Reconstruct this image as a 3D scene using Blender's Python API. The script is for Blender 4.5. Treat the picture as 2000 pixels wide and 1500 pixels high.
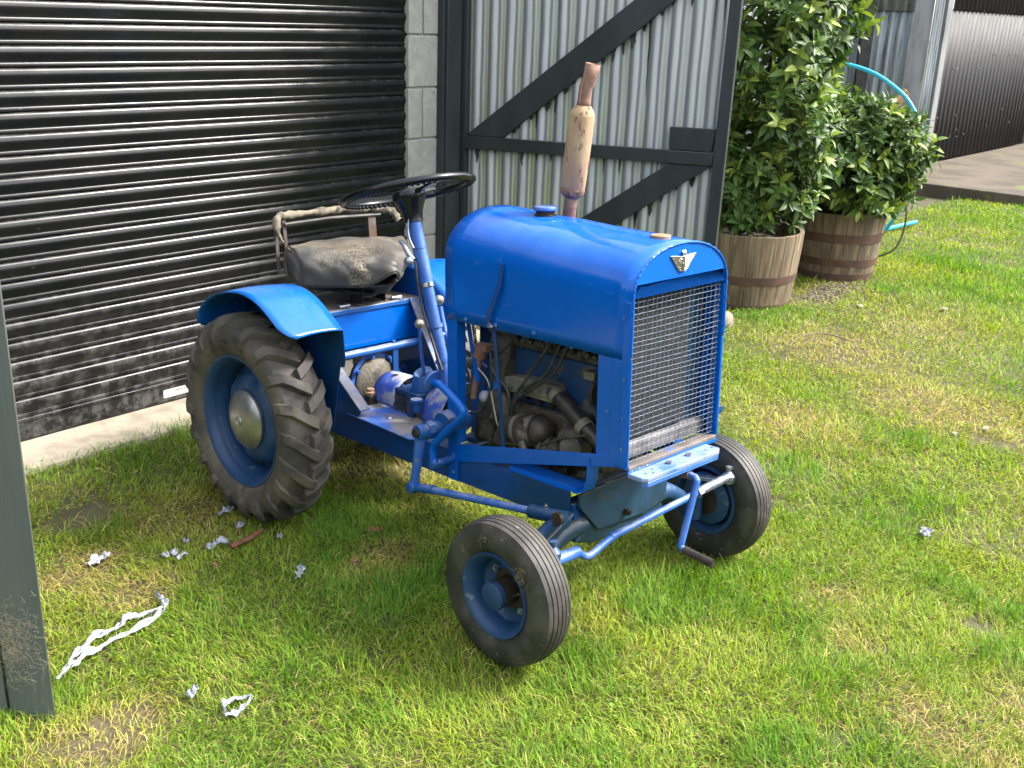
import bpy, math, random
import numpy as np
from mathutils import Vector, Matrix, Euler
R = math.radians
rnd = random.Random(7)
S = bpy.context.scene
for o in list(bpy.data.objects):
    bpy.data.objects.remove(o, do_unlink=True)
COL = S.collection

# ------------------------------------------------------------------ camera, sky, sun, exposure
YAW, PITCH, ROLL = R(-49.755), R(19.224), R(-2.100)
CAM = Vector((3.831, -2.370, 1.603))
fwd = Vector((-math.cos(YAW) * math.cos(PITCH), -math.sin(YAW) * math.cos(PITCH), -math.sin(PITCH)))
rt = fwd.cross(Vector((0, 0, 1))).normalized()
dn = fwd.cross(rt)
rt, dn = math.cos(ROLL) * rt + math.sin(ROLL) * dn, -math.sin(ROLL) * rt + math.cos(ROLL) * dn
cd = bpy.data.cameras.new("camera")
cam = bpy.data.objects.new("camera", cd)
COL.objects.link(cam)
cam.matrix_world = Matrix(((rt.x, -dn.x, -fwd.x, CAM.x), (rt.y, -dn.y, -fwd.y, CAM.y), (rt.z, -dn.z, -fwd.z, CAM.z), (0, 0, 0, 1)))
cd.sensor_width = 36
cd.lens = 36 * 2076.8 / 2000
cd.clip_start = 0.05
cd.clip_end = 1000
S.camera = cam

SUN_EL, SUN_AZ = R(45), R(48)          # azimuth measured from +X towards +Y
SUN_DIR = Vector((math.cos(SUN_EL) * math.cos(SUN_AZ), math.cos(SUN_EL) * math.sin(SUN_AZ), math.sin(SUN_EL)))
world = bpy.data.worlds.new("World")
S.world = world
world.use_nodes = True
wn = world.node_tree.nodes
wl = world.node_tree.links
bg = wn["Background"]
sky = wn.new("ShaderNodeTexSky")
sky.sky_type = 'NISHITA'
sky.sun_disc = False
sky.sun_elevation = SUN_EL
sky.sun_rotation = math.pi / 2 - SUN_AZ
sky.air_density = 1.0
sky.dust_density = 2.5
sky.ozone_density = 1.0
hz = wn.new("ShaderNodeHueSaturation")          # thin high cloud: the whole sky is paler than a clear one
hz.inputs['Saturation'].default_value = 0.38
wl.new(sky.outputs[0], hz.inputs['Color'])
wl.new(hz.outputs[0], bg.inputs[0])
bg.inputs[1].default_value = 0.15
sd = bpy.data.lights.new("sun", 'SUN')
sd.energy = 1.5
sd.angle = R(10.0)
sd.color = (1.0, 0.95, 0.86)
sun = bpy.data.objects.new("sun", sd)
COL.objects.link(sun)
sun.rotation_euler = SUN_DIR.to_track_quat('Z', 'Y').to_euler()
sun.location = (6, 5, 8)
S.view_settings.view_transform = 'Standard'
S.view_settings.look = 'None'
S.view_settings.gamma = 1
S.view_settings.use_curve_mapping = False
S.view_settings.exposure = 2.45

# ------------------------------------------------------------------ materials
def lin(c):
    return tuple(c) + (1.0,) if len(c) == 3 else tuple(c)

def material(name, col, rough=0.5, metal=0.0, col2=None, scale=8.0, lo=0.4, hi=0.65, stretch=(1, 1, 1),
             bump=0.0, bscale=60.0, dust=None, dust_amt=0.0, spots=None, spot_scale=20.0, spot_lo=0.6, spot_hi=0.68,
             coat=0.0, rvar=0.0, rand=0.0, coords='Object', trans=0.0, spec=0.5, detail=6.0):
    m = bpy.data.materials.new(name)
    m.use_nodes = True
    nt = m.node_tree
    N, L = nt.nodes, nt.links
    b = N["Principled BSDF"]
    tc = N.new("ShaderNodeTexCoord")
    mp = N.new("ShaderNodeMapping")
    mp.inputs['Scale'].default_value = stretch
    L.new(tc.outputs[coords], mp.inputs[0])
    if rand > 0 or True:
        oi = N.new("ShaderNodeObjectInfo")
        ml = N.new("ShaderNodeMath"); ml.operation = 'MULTIPLY'; ml.inputs[1].default_value = 37.0
        L.new(oi.outputs['Random'], ml.inputs[0])
        L.new(ml.outputs[0], mp.inputs['Location'])
    def noise(sc, det=detail):
        n = N.new("ShaderNodeTexNoise"); n.inputs['Scale'].default_value = sc; n.inputs['Detail'].default_value = det
        n.inputs['Roughness'].default_value = 0.6
        L.new(mp.outputs[0], n.inputs['Vector']); return n
    def ramp(src, a, c):
        r = N.new("ShaderNodeMapRange"); r.interpolation_type = 'SMOOTHSTEP'
        r.inputs[1].default_value = a; r.inputs[2].default_value = c
        L.new(src, r.inputs[0]); return r
    def mix(fac, a, c):
        x = N.new("ShaderNodeMix"); x.data_type = 'RGBA'
        if fac is not None: L.new(fac, x.inputs['Factor'])
        for sock, v in (('A', a), ('B', c)):
            s = [i for i in x.inputs if i.name == sock and i.type == 'RGBA'][0]
            if hasattr(v, 'links') or hasattr(v, 'is_linked'): L.new(v, s)
            else: s.default_value = lin(v)
        return [o for o in x.outputs if o.type == 'RGBA'][0]
    cur = None
    if col2 is not None:
        n = noise(scale)
        cur = mix(ramp(n.outputs[0], lo, hi).outputs[0], col, col2)
    else:
        rgb = N.new("ShaderNodeRGB"); rgb.outputs[0].default_value = lin(col); cur = rgb.outputs[0]
    if spots is not None:
        n = noise(spot_scale, 8)
        cur = mix(ramp(n.outputs[0], spot_lo, spot_hi).outputs[0], cur, spots)
    if dust is not None:
        g = N.new("ShaderNodeNewGeometry"); sp = N.new("ShaderNodeSeparateXYZ"); L.new(g.outputs['Normal'], sp.inputs[0])
        up = ramp(sp.outputs[2], 0.2, 0.95)
        n = noise(14.0, 8); nr = ramp(n.outputs[0], 0.35, 0.7)
        mu = N.new("ShaderNodeMath"); mu.operation = 'MULTIPLY'; L.new(up.outputs[0], mu.inputs[0]); L.new(nr.outputs[0], mu.inputs[1])
        m2 = N.new("ShaderNodeMath"); m2.operation = 'MULTIPLY'; m2.inputs[1].default_value = dust_amt; L.new(mu.outputs[0], m2.inputs[0])
        cur = mix(m2.outputs[0], cur, dust)
    if rand > 0:
        hs = N.new("ShaderNodeHueSaturation")
        r = N.new("ShaderNodeMapRange"); r.inputs[3].default_value = 1 - rand; r.inputs[4].default_value = 1 + rand
        L.new(oi.outputs['Random'], r.inputs[0]); L.new(r.outputs[0], hs.inputs['Value']); L.new(cur, hs.inputs['Color'])
        cur = hs.outputs[0]
    L.new(cur, b.inputs['Base Color'])
    b.inputs['Roughness'].default_value = rough
    b.inputs['Metallic'].default_value = metal
    b.inputs['Specular IOR Level'].default_value = spec
    if coat: b.inputs['Coat Weight'].default_value = coat; b.inputs['Coat Roughness'].default_value = 0.12
    if rvar > 0:
        n = noise(scale * 1.7 + 3)
        r = N.new("ShaderNodeMapRange"); r.inputs[1].default_value = 0.3; r.inputs[2].default_value = 0.7
        r.inputs[3].default_value = max(0.03, rough - rvar); r.inputs[4].default_value = min(1, rough + rvar)
        L.new(n.outputs[0], r.inputs[0]); L.new(r.outputs[0], b.inputs['Roughness'])
    if bump > 0:
        n = noise(bscale, 5); bp = N.new("ShaderNodeBump"); bp.inputs['Strength'].default_value = bump; bp.inputs['Distance'].default_value = 0.004
        L.new(n.outputs[0], bp.inputs['Height']); L.new(bp.outputs[0], b.inputs['Normal'])
    return m

MT = {}
MT['blue'] = material("blue_gloss_paint", (0.0004, 0.084, 0.40), 0.13, col2=(0.0005, 0.094, 0.44), scale=3.5, bump=0.07, bscale=11, rvar=0.07, spec=0.30, spots=(0.03, 0.13, 0.40), spot_scale=30, spot_lo=0.645, spot_hi=0.72, dust=(0.16, 0.22, 0.36), dust_amt=0.10)
MT['blue_worn'] = material("blue_worn_paint", (0.003, 0.070, 0.27), 0.45, col2=(0.012, 0.085, 0.27), scale=10, spots=(0.06, 0.06, 0.07), spot_lo=0.66, spot_hi=0.72, bump=0.12, bscale=50, dust=(0.34, 0.33, 0.36), dust_amt=0.75)
MT['blue_fender'] = material("blue_fender_paint", (0.0008, 0.088, 0.33), 0.26, col2=(0.001, 0.096, 0.36), scale=5, spots=(0.28, 0.42, 0.68), spot_scale=9, spot_lo=0.63, spot_hi=0.72, bump=0.06, bscale=30, rvar=0.08)
MT['blue_light'] = material("light_blue_paint", (0.020, 0.095, 0.36), 0.45, col2=(0.045, 0.125, 0.38), scale=14, spots=(0.16, 0.16, 0.18), spot_scale=35, spot_lo=0.62, spot_hi=0.70, bump=0.12, bscale=70, dust=(0.4, 0.4, 0.42), dust_amt=0.5)
MT['blue_dark'] = material("dark_blue_chassis_paint", (0.002, 0.048, 0.20), 0.42, col2=(0.003, 0.038, 0.105), scale=3.2, lo=0.45, hi=0.55, spots=(0.03, 0.05, 0.06), spot_scale=30, spot_lo=0.66, spot_hi=0.74, bump=0.10, bscale=60, dust=(0.2, 0.2, 0.2), dust_amt=0.4)
MT['blue_teal'] = material("weathered_teal_paint", (0.006, 0.026, 0.050), 0.5, col2=(0.010, 0.042, 0.085), scale=9, spots=(0.05, 0.045, 0.03), spot_scale=16, spot_lo=0.58, spot_hi=0.68, bump=0.2, bscale=90, dust=(0.18, 0.16, 0.13), dust_amt=0.5)
MT['blue_rim'] = material("blue_wheel_paint", (0.008, 0.042, 0.115), 0.5, col2=(0.014, 0.050, 0.13), scale=12, spots=(0.10, 0.13, 0.18), spot_scale=26, spot_lo=0.60, spot_hi=0.70, bump=0.08, bscale=60)
MT['blue_engine'] = material("engine_blue_paint", (0.004, 0.036, 0.12), 0.55, col2=(0.006, 0.03, 0.075), scale=9, spots=(0.08, 0.075, 0.06), spot_scale=14, spot_lo=0.58, spot_hi=0.66, bump=0.15, bscale=50)
MT['plate'] = material("chalky_blue_white_paint", (0.16, 0.22, 0.37), 0.6, col2=(0.04, 0.12, 0.36), scale=14, lo=0.54, hi=0.68, spots=(0.14, 0.15, 0.18), spot_scale=60, spot_lo=0.68, spot_hi=0.74, bump=0.1)
MT['floorplate'] = material("worn_floor_plate", (0.04, 0.12, 0.42), 0.72, col2=(0.22, 0.20, 0.18), scale=6, lo=0.46, hi=0.58, spots=(0.10, 0.07, 0.05), spot_scale=22, spot_lo=0.60, spot_hi=0.70, bump=0.25, bscale=70)
MT['worn_strip'] = material("scuffed_edge_metal", (0.125, 0.13, 0.155), 0.6, col2=(0.05, 0.085, 0.20), scale=16, lo=0.5, hi=0.62, spots=(0.06, 0.05, 0.05), spot_scale=45, spot_lo=0.58, spot_hi=0.66, bump=0.3, bscale=90)
MT['box_top'] = material("dirty_grey_painted_steel", (0.15, 0.13, 0.115), 0.6, col2=(0.085, 0.075, 0.07), scale=8, spots=(0.05, 0.12, 0.40), spot_scale=6, spot_lo=0.62, spot_hi=0.70, bump=0.15)
MT['tunnel'] = material("flaking_blue_white_paint", (0.30, 0.29, 0.31), 0.5, col2=(0.04, 0.09, 0.38), scale=9, lo=0.47, hi=0.56, spots=(0.02, 0.02, 0.03), spot_scale=18, spot_lo=0.70, spot_hi=0.74, bump=0.1)
MT['cast'] = material("dirty_cast_alloy", (0.092, 0.080, 0.060), 0.55, 0.25, col2=(0.022, 0.019, 0.016), scale=13, lo=.42, hi=.62, spots=(0.17, 0.155, 0.12), spot_scale=38, spot_lo=0.60, spot_hi=0.68, bump=0.6, bscale=90, rvar=.15)
MT['alum'] = material("grey_manifold_alloy", (0.19, 0.175, 0.135), 0.55, 0.25, col2=(0.09, 0.08, 0.06), scale=11, bump=0.4, bscale=90)
MT['greasy'] = material("greasy_dark_steel", (0.032, 0.028, 0.024), 0.42, 0.4, col2=(0.065, 0.048, 0.034), scale=12, bump=0.3, bscale=80, rvar=0.12)
MT['dynamo'] = material("rusty_dynamo_case", (0.06, 0.046, 0.037), 0.45, 0.4, col2=(0.20, 0.18, 0.15), scale=9, lo=0.5, hi=0.6, bump=0.2, bscale=80)
MT['rubber'] = material("worn_tractor_tyre", (0.052, 0.046, 0.039), 0.68, col2=(0.135, 0.112, 0.082), scale=6, lo=0.40, hi=0.72, spots=(0.028, 0.026, 0.025), spot_scale=10, spot_lo=0.55, spot_hi=0.68, bump=0.25, bscale=130)
MT['rubber_f'] = material("ribbed_front_tyre", (0.024, 0.0215, 0.0195), 0.62, col2=(0.058, 0.051, 0.044), scale=9, lo=.42, hi=.62, spots=(0.22, 0.21, 0.19), spot_scale=42, spot_lo=0.64, spot_hi=0.74, bump=0.2, bscale=140)
MT['hubcap'] = material("tarnished_hub_cap", (0.46, 0.455, 0.43), 0.36, 0.85, col2=(0.30, 0.295, 0.27), scale=7, bump=0.05, rvar=0.1)
MT['chrome'] = material("bright_metal", (0.65, 0.63, 0.58), 0.22, 1.0, col2=(0.45, 0.42, 0.34), scale=60, bump=0.3, bscale=200)
MT['steel'] = material("bolt_steel", (0.35, 0.38, 0.44), 0.4, 0.8, col2=(0.16, 0.18, 0.24), scale=60)
MT['bolt_blue'] = material("painted_bolt", (0.05, 0.16, 0.42), 0.4, 0.2, col2=(0.25, 0.3, 0.38), scale=90, lo=0.5, hi=0.6)
MT['brass'] = material("tarnished_brass_knob", (0.42, 0.38, 0.27), 0.35, 0.75, col2=(0.20, 0.17, 0.11), scale=25)
MT['rust'] = material("flaking_rusty_exhaust", (0.30, 0.185, 0.110), 0.85, col2=(0.35, 0.245, 0.135), scale=11, lo=0.42, hi=0.6, stretch=(1.3, 1.3, 0.6), spots=(0.15, 0.080, 0.052), spot_scale=34, spot_lo=0.58, spot_hi=0.64, bump=0.35, bscale=90)
MT['rust_cap'] = material("rusty_end_cap", (0.24, 0.125, 0.085), 0.78, col2=(0.17, 0.08, 0.06), scale=16, spots=(0.07, 0.032, 0.024), spot_scale=40, spot_lo=0.55, spot_hi=0.62, bump=0.35, bscale=90)
MT['rust_pipe'] = material("rusty_exhaust_pipe", (0.17, 0.082, 0.058), 0.78, col2=(0.26, 0.155, 0.10), scale=14, spots=(0.13, 0.065, 0.055), spot_scale=20, spot_lo=0.55, spot_hi=0.66, bump=0.35, bscale=90)
MT['copper'] = material("copper_brown_cap", (0.40, 0.24, 0.14), 0.5, 0.3, col2=(0.28, 0.16, 0.09), scale=20, bump=0.1)
MT['black'] = material("black_plastic", (0.004, 0.0045, 0.006), 0.24, rvar=0.06, spec=0.4)
MT['cable'] = material("black_rubber_cable", (0.018, 0.017, 0.016), 0.5, col2=(0.05, 0.045, 0.04), scale=20)
MT['wire_tan'] = material("tan_wire", (0.38, 0.32, 0.22), 0.6)
MT['iron'] = material("black_seat_iron", (0.014, 0.013, 0.013), 0.55, col2=(0.035, 0.03, 0.027), scale=14, bump=0.1, dust=(0.2, 0.18, 0.15), dust_amt=0.4)
MT['bar_iron'] = material("dull_iron_bar", (0.12, 0.105, 0.095), 0.5, 0.5, col2=(0.09, 0.05, 0.035), scale=14, bump=0.1)
MT['pad'] = material("torn_cream_padding", (0.16, 0.135, 0.095), 0.8, col2=(0.05, 0.042, 0.03), scale=22, lo=0.44, hi=0.60, spots=(0.02, 0.018, 0.015), spot_scale=24, spot_lo=0.60, spot_hi=0.64, bump=0.6, bscale=60)
MT['core'] = material("radiator_core", (0.005, 0.006, 0.007), 0.7, 0.0, col2=(0.015, 0.015, 0.017), scale=60, bump=0.8, bscale=260)
MT['wire'] = material("galvanised_wire", (0.20, 0.235, 0.30), 0.5, 0.3, col2=(0.09, 0.125, 0.20), scale=40)
MT['tank'] = material("radiator_bottom_tank", (0.16, 0.15, 0.145), 0.5, col2=(0.09, 0.085, 0.085), scale=12, bump=0.1)
MT['dark_timber'] = material("dark_green_painted_timber", (0.020, 0.025, 0.026), 0.5, col2=(0.031, 0.037, 0.038), scale=6, stretch=(1, 1, 0.25), spots=(0.10, 0.10, 0.10), spot_scale=26, spot_lo=0.68, spot_hi=0.78, bump=0.18, bscale=40, rvar=0.1, dust=(0.2, 0.2, 0.18), dust_amt=0.5)
MT['post_timber'] = material("weathered_dark_green_timber", (0.078, 0.094, 0.086), 0.62, col2=(0.10, 0.115, 0.106), scale=9, stretch=(1.6, 1.6, 0.12), spots=(0.17, 0.16, 0.14), spot_scale=16, spot_lo=0.66, spot_hi=0.80, bump=0.4, bscale=55)
MT['block'] = material("grey_concrete_block", (0.33, 0.32, 0.285), 0.9, col2=(0.40, 0.385, 0.34), scale=18, spots=(0.24, 0.23, 0.20), spot_scale=40, spot_lo=0.6, spot_hi=0.7, bump=0.8, bscale=140, rand=0.06)
MT['mortar'] = material("pale_mortar", (0.42, 0.40, 0.35), 0.95, col2=(0.30, 0.28, 0.24), scale=30, bump=0.6, bscale=100)
MT['concrete'] = material("pale_concrete_apron", (0.33, 0.285, 0.22), 0.9, col2=(0.24, 0.205, 0.155), scale=9, lo=0.45, hi=0.65, spots=(0.26, 0.21, 0.15), spot_scale=60, spot_lo=0.60, spot_hi=0.68, bump=0.5, bscale=90, detail=9)
MT['slab'] = material("stained_concrete_slab", (0.095, 0.072, 0.048), 0.9, col2=(0.052, 0.040, 0.027), scale=1.6, lo=0.42, hi=0.62, spots=(0.10, 0.11, 0.02), spot_scale=2.2, spot_lo=0.60, spot_hi=0.67, bump=0.5, bscale=40, detail=9)
MT['stave'] = material("weathered_oak_stave", (0.205, 0.150, 0.092), 0.85, col2=(0.10, 0.072, 0.046), scale=22, stretch=(1.6, 1.6, 0.12), lo=0.36, hi=0.64, spots=(0.23, 0.19, 0.13), spot_scale=26, spot_lo=0.58, spot_hi=0.70, bump=0.8, bscale=60, rand=0.14)
MT['hoop'] = material("rusty_barrel_hoop", (0.075, 0.040, 0.028), 0.75, col2=(0.11, 0.055, 0.036), scale=15, spots=(0.06, 0.035, 0.028), spot_scale=30, spot_lo=0.6, spot_hi=0.68, bump=0.2, bscale=90)
MT['compost'] = material("potting_compost", (0.028, 0.019, 0.012), 0.95, col2=(0.055, 0.04, 0.025), scale=40, bump=1.0, bscale=70)
MT['bark'] = material("grey_brown_bark", (0.12, 0.095, 0.07), 0.9, col2=(0.06, 0.048, 0.035), scale=18, stretch=(1, 1, 0.3), bump=0.6, bscale=50)
MT['hose'] = material("turquoise_hose", (0.02, 0.36, 0.50), 0.35, col2=(0.03, 0.40, 0.54), scale=6)
MT['hose_green'] = material("olive_garden_hose", (0.14, 0.17, 0.07), 0.5)
MT['plank'] = material("raw_timber", (0.36, 0.22, 0.12), 0.8, col2=(0.22, 0.13, 0.07), scale=15, stretch=(1, 0.15, 1), bump=0.3)
MT['plank_pale'] = material("pale_board", (0.34, 0.27, 0.17), 0.8, col2=(0.27, 0.2, 0.12), scale=10, bump=0.2)
MT['plastic_white'] = material("torn_white_plastic", (0.36, 0.37, 0.41), 0.5, col2=(0.25, 0.265, 0.33), scale=60, bump=0.2, bscale=120)
MT['plastic_grey'] = material("torn_grey_plastic", (0.34, 0.35, 0.40), 0.5, col2=(0.22, 0.23, 0.27), scale=60, bump=0.2, bscale=120)
MT['leaf_dead'] = material("dead_brown_leaf", (0.22, 0.085, 0.04), 0.7, col2=(0.13, 0.05, 0.028), scale=50)
MT['stick'] = material("brown_stick", (0.17, 0.07, 0.035), 0.8, col2=(0.10, 0.04, 0.025), scale=40)
MT['stone'] = material("pale_stone", (0.27, 0.235, 0.17), 0.9, col2=(0.17, 0.145, 0.10), scale=20, bump=0.6, bscale=60, rand=0.25)
MT['straw'] = material("dry_straw", (0.20, 0.155, 0.085), 0.8, col2=(0.13, 0.095, 0.05), scale=40)
MT['label'] = material("white_vinyl_label", (0.62, 0.60, 0.58), 0.5, col2=(0.5, 0.48, 0.47), scale=40)
MT['ink'] = material("grey_label_print", (0.12, 0.13, 0.16), 0.6)
MT['shadow_void'] = material("dark_interior", (0.012, 0.012, 0.012), 0.9)

def slat_material():
    m = material("black_shutter_enamel", (0.009, 0.0095, 0.010), 0.20, col2=(0.013, 0.013, 0.013), scale=9, stretch=(1, 0.4, 1), rvar=0.08, bump=0.06, bscale=40, spec=0.22, spots=(0.07, 0.067, 0.06), spot_scale=60, spot_lo=0.66, spot_hi=0.76)
    nt = m.node_tree; N = nt.nodes; L = nt.links
    b = N["Principled BSDF"]
    src = b.inputs['Base Color'].links[0].from_socket
    # grime that climbs from the ground (world height) and dust lying on every ledge
    g = N.new("ShaderNodeNewGeometry"); sp = N.new("ShaderNodeSeparateXYZ"); L.new(g.outputs['Position'], sp.inputs[0])
    h = N.new("ShaderNodeMapRange"); h.inputs[1].default_value = 0.55; h.inputs[2].default_value = 0.02; h.inputs[3].default_value = 0.0; h.inputs[4].default_value = 1.0
    L.new(sp.outputs[2], h.inputs[0])
    n = N.new("ShaderNodeTexNoise"); n.inputs['Scale'].default_value = 16; n.inputs['Detail'].default_value = 10; n.inputs['Roughness'].default_value = 0.7
    L.new(g.outputs['Position'], n.inputs['Vector'])
    r = N.new("ShaderNodeMapRange"); r.interpolation_type = 'SMOOTHSTEP'; r.inputs[1].default_value = 0.42; r.inputs[2].default_value = 0.70
    L.new(n.outputs[0], r.inputs[0])
    mu = N.new("ShaderNodeMath"); mu.operation = 'MULTIPLY'; L.new(h.outputs[0], mu.inputs[0]); L.new(r.outputs[0], mu.inputs[1])
    mu2 = N.new("ShaderNodeMath"); mu2.operation = 'MULTIPLY'; mu2.inputs[1].default_value = 0.55; L.new(mu.outputs[0], mu2.inputs[0])
    sn = N.new("ShaderNodeSeparateXYZ"); L.new(g.outputs['Normal'], sn.inputs[0])
    up = N.new("ShaderNodeMapRange"); up.inputs[1].default_value = 0.25; up.inputs[2].default_value = 0.9; up.inputs[4].default_value = 0.22
    L.new(sn.outputs[2], up.inputs[0])
    m3 = N.new("ShaderNodeMath"); m3.operation = 'MULTIPLY'; L.new(up.outputs[0], m3.inputs[0]); L.new(r.outputs[0], m3.inputs[1])
    ad = N.new("ShaderNodeMath"); ad.operation = 'ADD'; ad.use_clamp = True; L.new(mu2.outputs[0], ad.inputs[0]); L.new(m3.outputs[0], ad.inputs[1])
    x = N.new("ShaderNodeMix"); x.data_type = 'RGBA'
    A = [i for i in x.inputs if i.type == 'RGBA']
    L.new(ad.outputs[0], x.inputs['Factor']); L.new(src, A[0]); A[1].default_value = (0.17, 0.165, 0.155, 1)
    L.new([o for o in x.outputs if o.type == 'RGBA'][0], b.inputs['Base Color'])
    rs = b.inputs['Roughness'].links[0].from_socket
    a2 = N.new("ShaderNodeMath"); a2.operation = 'MULTIPLY_ADD'; a2.inputs[1].default_value = 0.45; L.new(ad.outputs[0], a2.inputs[0]); L.new(rs, a2.inputs[2])
    L.new(a2.outputs[0], b.inputs['Roughness'])
    return m
MT['slat'] = slat_material()

def sheet_material(name, cols, pitch, axis, rough=0.4, metal=0.5, streak=(9, 9, 0.5)):
    """weathered corrugated sheet: streaked runs down the sheet."""
    base, stain, pale = cols
    m = material(name, base, rough, metal, col2=pale, scale=3.0, stretch=streak, lo=0.35, hi=0.7, spots=stain, spot_scale=2.6, spot_lo=0.56, spot_hi=0.70, bump=0.06, bscale=50, rvar=0.08)
    return m
def gate_sheet_material():
    """painted corrugated sheet: every fold carries the same bands - painted sky reflection, green algae flank, painted dark reflection."""
    m = sheet_material("grey_corrugated_sheet", ((0.60, 0.615, 0.575), (0.45, 0.465, 0.445), (0.70, 0.71, 0.67)), 0.0765, 0, 0.45, 0.12)
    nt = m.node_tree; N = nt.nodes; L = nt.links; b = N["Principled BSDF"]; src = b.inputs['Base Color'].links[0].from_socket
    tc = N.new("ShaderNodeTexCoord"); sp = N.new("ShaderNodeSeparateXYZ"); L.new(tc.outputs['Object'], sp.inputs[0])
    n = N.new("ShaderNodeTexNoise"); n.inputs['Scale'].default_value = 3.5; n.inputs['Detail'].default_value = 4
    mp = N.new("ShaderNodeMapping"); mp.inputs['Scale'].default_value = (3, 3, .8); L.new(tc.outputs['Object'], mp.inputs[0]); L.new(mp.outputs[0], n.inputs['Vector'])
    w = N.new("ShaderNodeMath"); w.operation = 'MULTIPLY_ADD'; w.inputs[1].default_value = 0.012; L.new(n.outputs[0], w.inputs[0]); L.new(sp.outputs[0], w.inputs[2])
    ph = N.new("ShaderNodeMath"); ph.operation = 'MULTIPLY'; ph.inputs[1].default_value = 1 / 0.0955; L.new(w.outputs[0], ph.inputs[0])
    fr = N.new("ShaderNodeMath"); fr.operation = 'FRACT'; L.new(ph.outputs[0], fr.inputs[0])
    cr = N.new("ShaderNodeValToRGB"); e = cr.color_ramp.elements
    stops = [(0.0, (.55, .55, .55)), (.06, (.95, .95, .95)), (.38, (1.05, 1.05, 1.05)), (.44, (.55, .56, .56)), (.52, (.20, .21, .22)), (.64, (.30, .31, .32)), (.72, (.70, .71, .72)), (.84, (.85, .86, .87)), (.90, (.38, .39, .40)), (.96, (.24, .25, .26)), (1.0, (.55, .55, .55))]  # pale bands paint reflected sky, dark bands reflected dark surroundings
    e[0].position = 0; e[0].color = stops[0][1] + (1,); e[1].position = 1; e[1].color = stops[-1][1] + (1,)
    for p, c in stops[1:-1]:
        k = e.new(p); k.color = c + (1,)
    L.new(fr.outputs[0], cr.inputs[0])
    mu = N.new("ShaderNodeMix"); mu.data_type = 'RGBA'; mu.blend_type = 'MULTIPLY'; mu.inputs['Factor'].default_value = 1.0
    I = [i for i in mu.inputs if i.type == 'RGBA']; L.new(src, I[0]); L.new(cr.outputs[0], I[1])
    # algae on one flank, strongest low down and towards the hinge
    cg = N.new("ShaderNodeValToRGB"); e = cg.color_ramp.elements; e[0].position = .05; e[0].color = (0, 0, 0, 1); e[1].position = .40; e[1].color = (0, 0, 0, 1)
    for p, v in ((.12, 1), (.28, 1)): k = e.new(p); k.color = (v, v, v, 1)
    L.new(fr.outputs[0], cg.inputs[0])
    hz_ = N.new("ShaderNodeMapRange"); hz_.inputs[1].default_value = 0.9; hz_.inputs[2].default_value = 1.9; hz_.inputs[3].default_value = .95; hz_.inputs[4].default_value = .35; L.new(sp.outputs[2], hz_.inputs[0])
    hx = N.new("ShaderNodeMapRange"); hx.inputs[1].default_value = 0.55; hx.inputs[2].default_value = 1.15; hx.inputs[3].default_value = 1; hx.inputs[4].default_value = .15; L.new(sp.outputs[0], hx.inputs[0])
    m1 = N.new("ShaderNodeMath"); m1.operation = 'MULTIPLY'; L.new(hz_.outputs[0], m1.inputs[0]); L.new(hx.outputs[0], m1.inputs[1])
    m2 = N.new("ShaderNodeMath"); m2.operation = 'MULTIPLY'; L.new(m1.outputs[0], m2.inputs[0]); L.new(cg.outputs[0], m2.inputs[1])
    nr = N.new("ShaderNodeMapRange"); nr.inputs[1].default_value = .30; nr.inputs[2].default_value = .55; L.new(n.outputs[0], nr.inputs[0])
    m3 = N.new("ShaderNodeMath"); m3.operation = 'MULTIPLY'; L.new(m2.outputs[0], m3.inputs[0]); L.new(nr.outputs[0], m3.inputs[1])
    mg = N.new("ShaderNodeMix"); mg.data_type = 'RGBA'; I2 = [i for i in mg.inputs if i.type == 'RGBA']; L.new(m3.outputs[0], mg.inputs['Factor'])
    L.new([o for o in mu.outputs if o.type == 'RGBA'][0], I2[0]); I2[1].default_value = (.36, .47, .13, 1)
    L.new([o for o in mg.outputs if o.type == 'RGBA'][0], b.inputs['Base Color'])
    # the two sheets of one gate must share their bands: no per-object shift
    for q in list(N):
        if q.type == 'OBJECT_INFO':
            for l in list(q.outputs['Random'].links): L.remove(l)
    return m
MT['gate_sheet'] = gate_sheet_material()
MT['shed_sheet'] = sheet_material("weathered_shed_sheet", ((0.135, 0.155, 0.165), (0.035, 0.040, 0.043), (0.24, 0.275, 0.285)), 0.1, 0, 0.72, 0.0, (7, 7, 0.6))
MT['shed_door'] = sheet_material("dark_corrugated_door", ((0.021, 0.021, 0.024), (0.031, 0.031, 0.035), (0.016, 0.016, 0.018)), 0.05, 0, 0.62, 0.0, (9, 9, 0.35))
MT['shed_trim'] = material("grey_shed_trim", (0.22, 0.23, 0.235), 0.6, 0.2, col2=(0.13, 0.13, 0.13), scale=6, stretch=(1, 1, .3), bump=0.1)
MT['green_tint'] = material("pale_lime_algae", (0.25, 0.33, 0.08), 0.6, 0.1, col2=(0.20, 0.25, 0.11), scale=5, stretch=(2, 2, 0.5))

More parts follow.
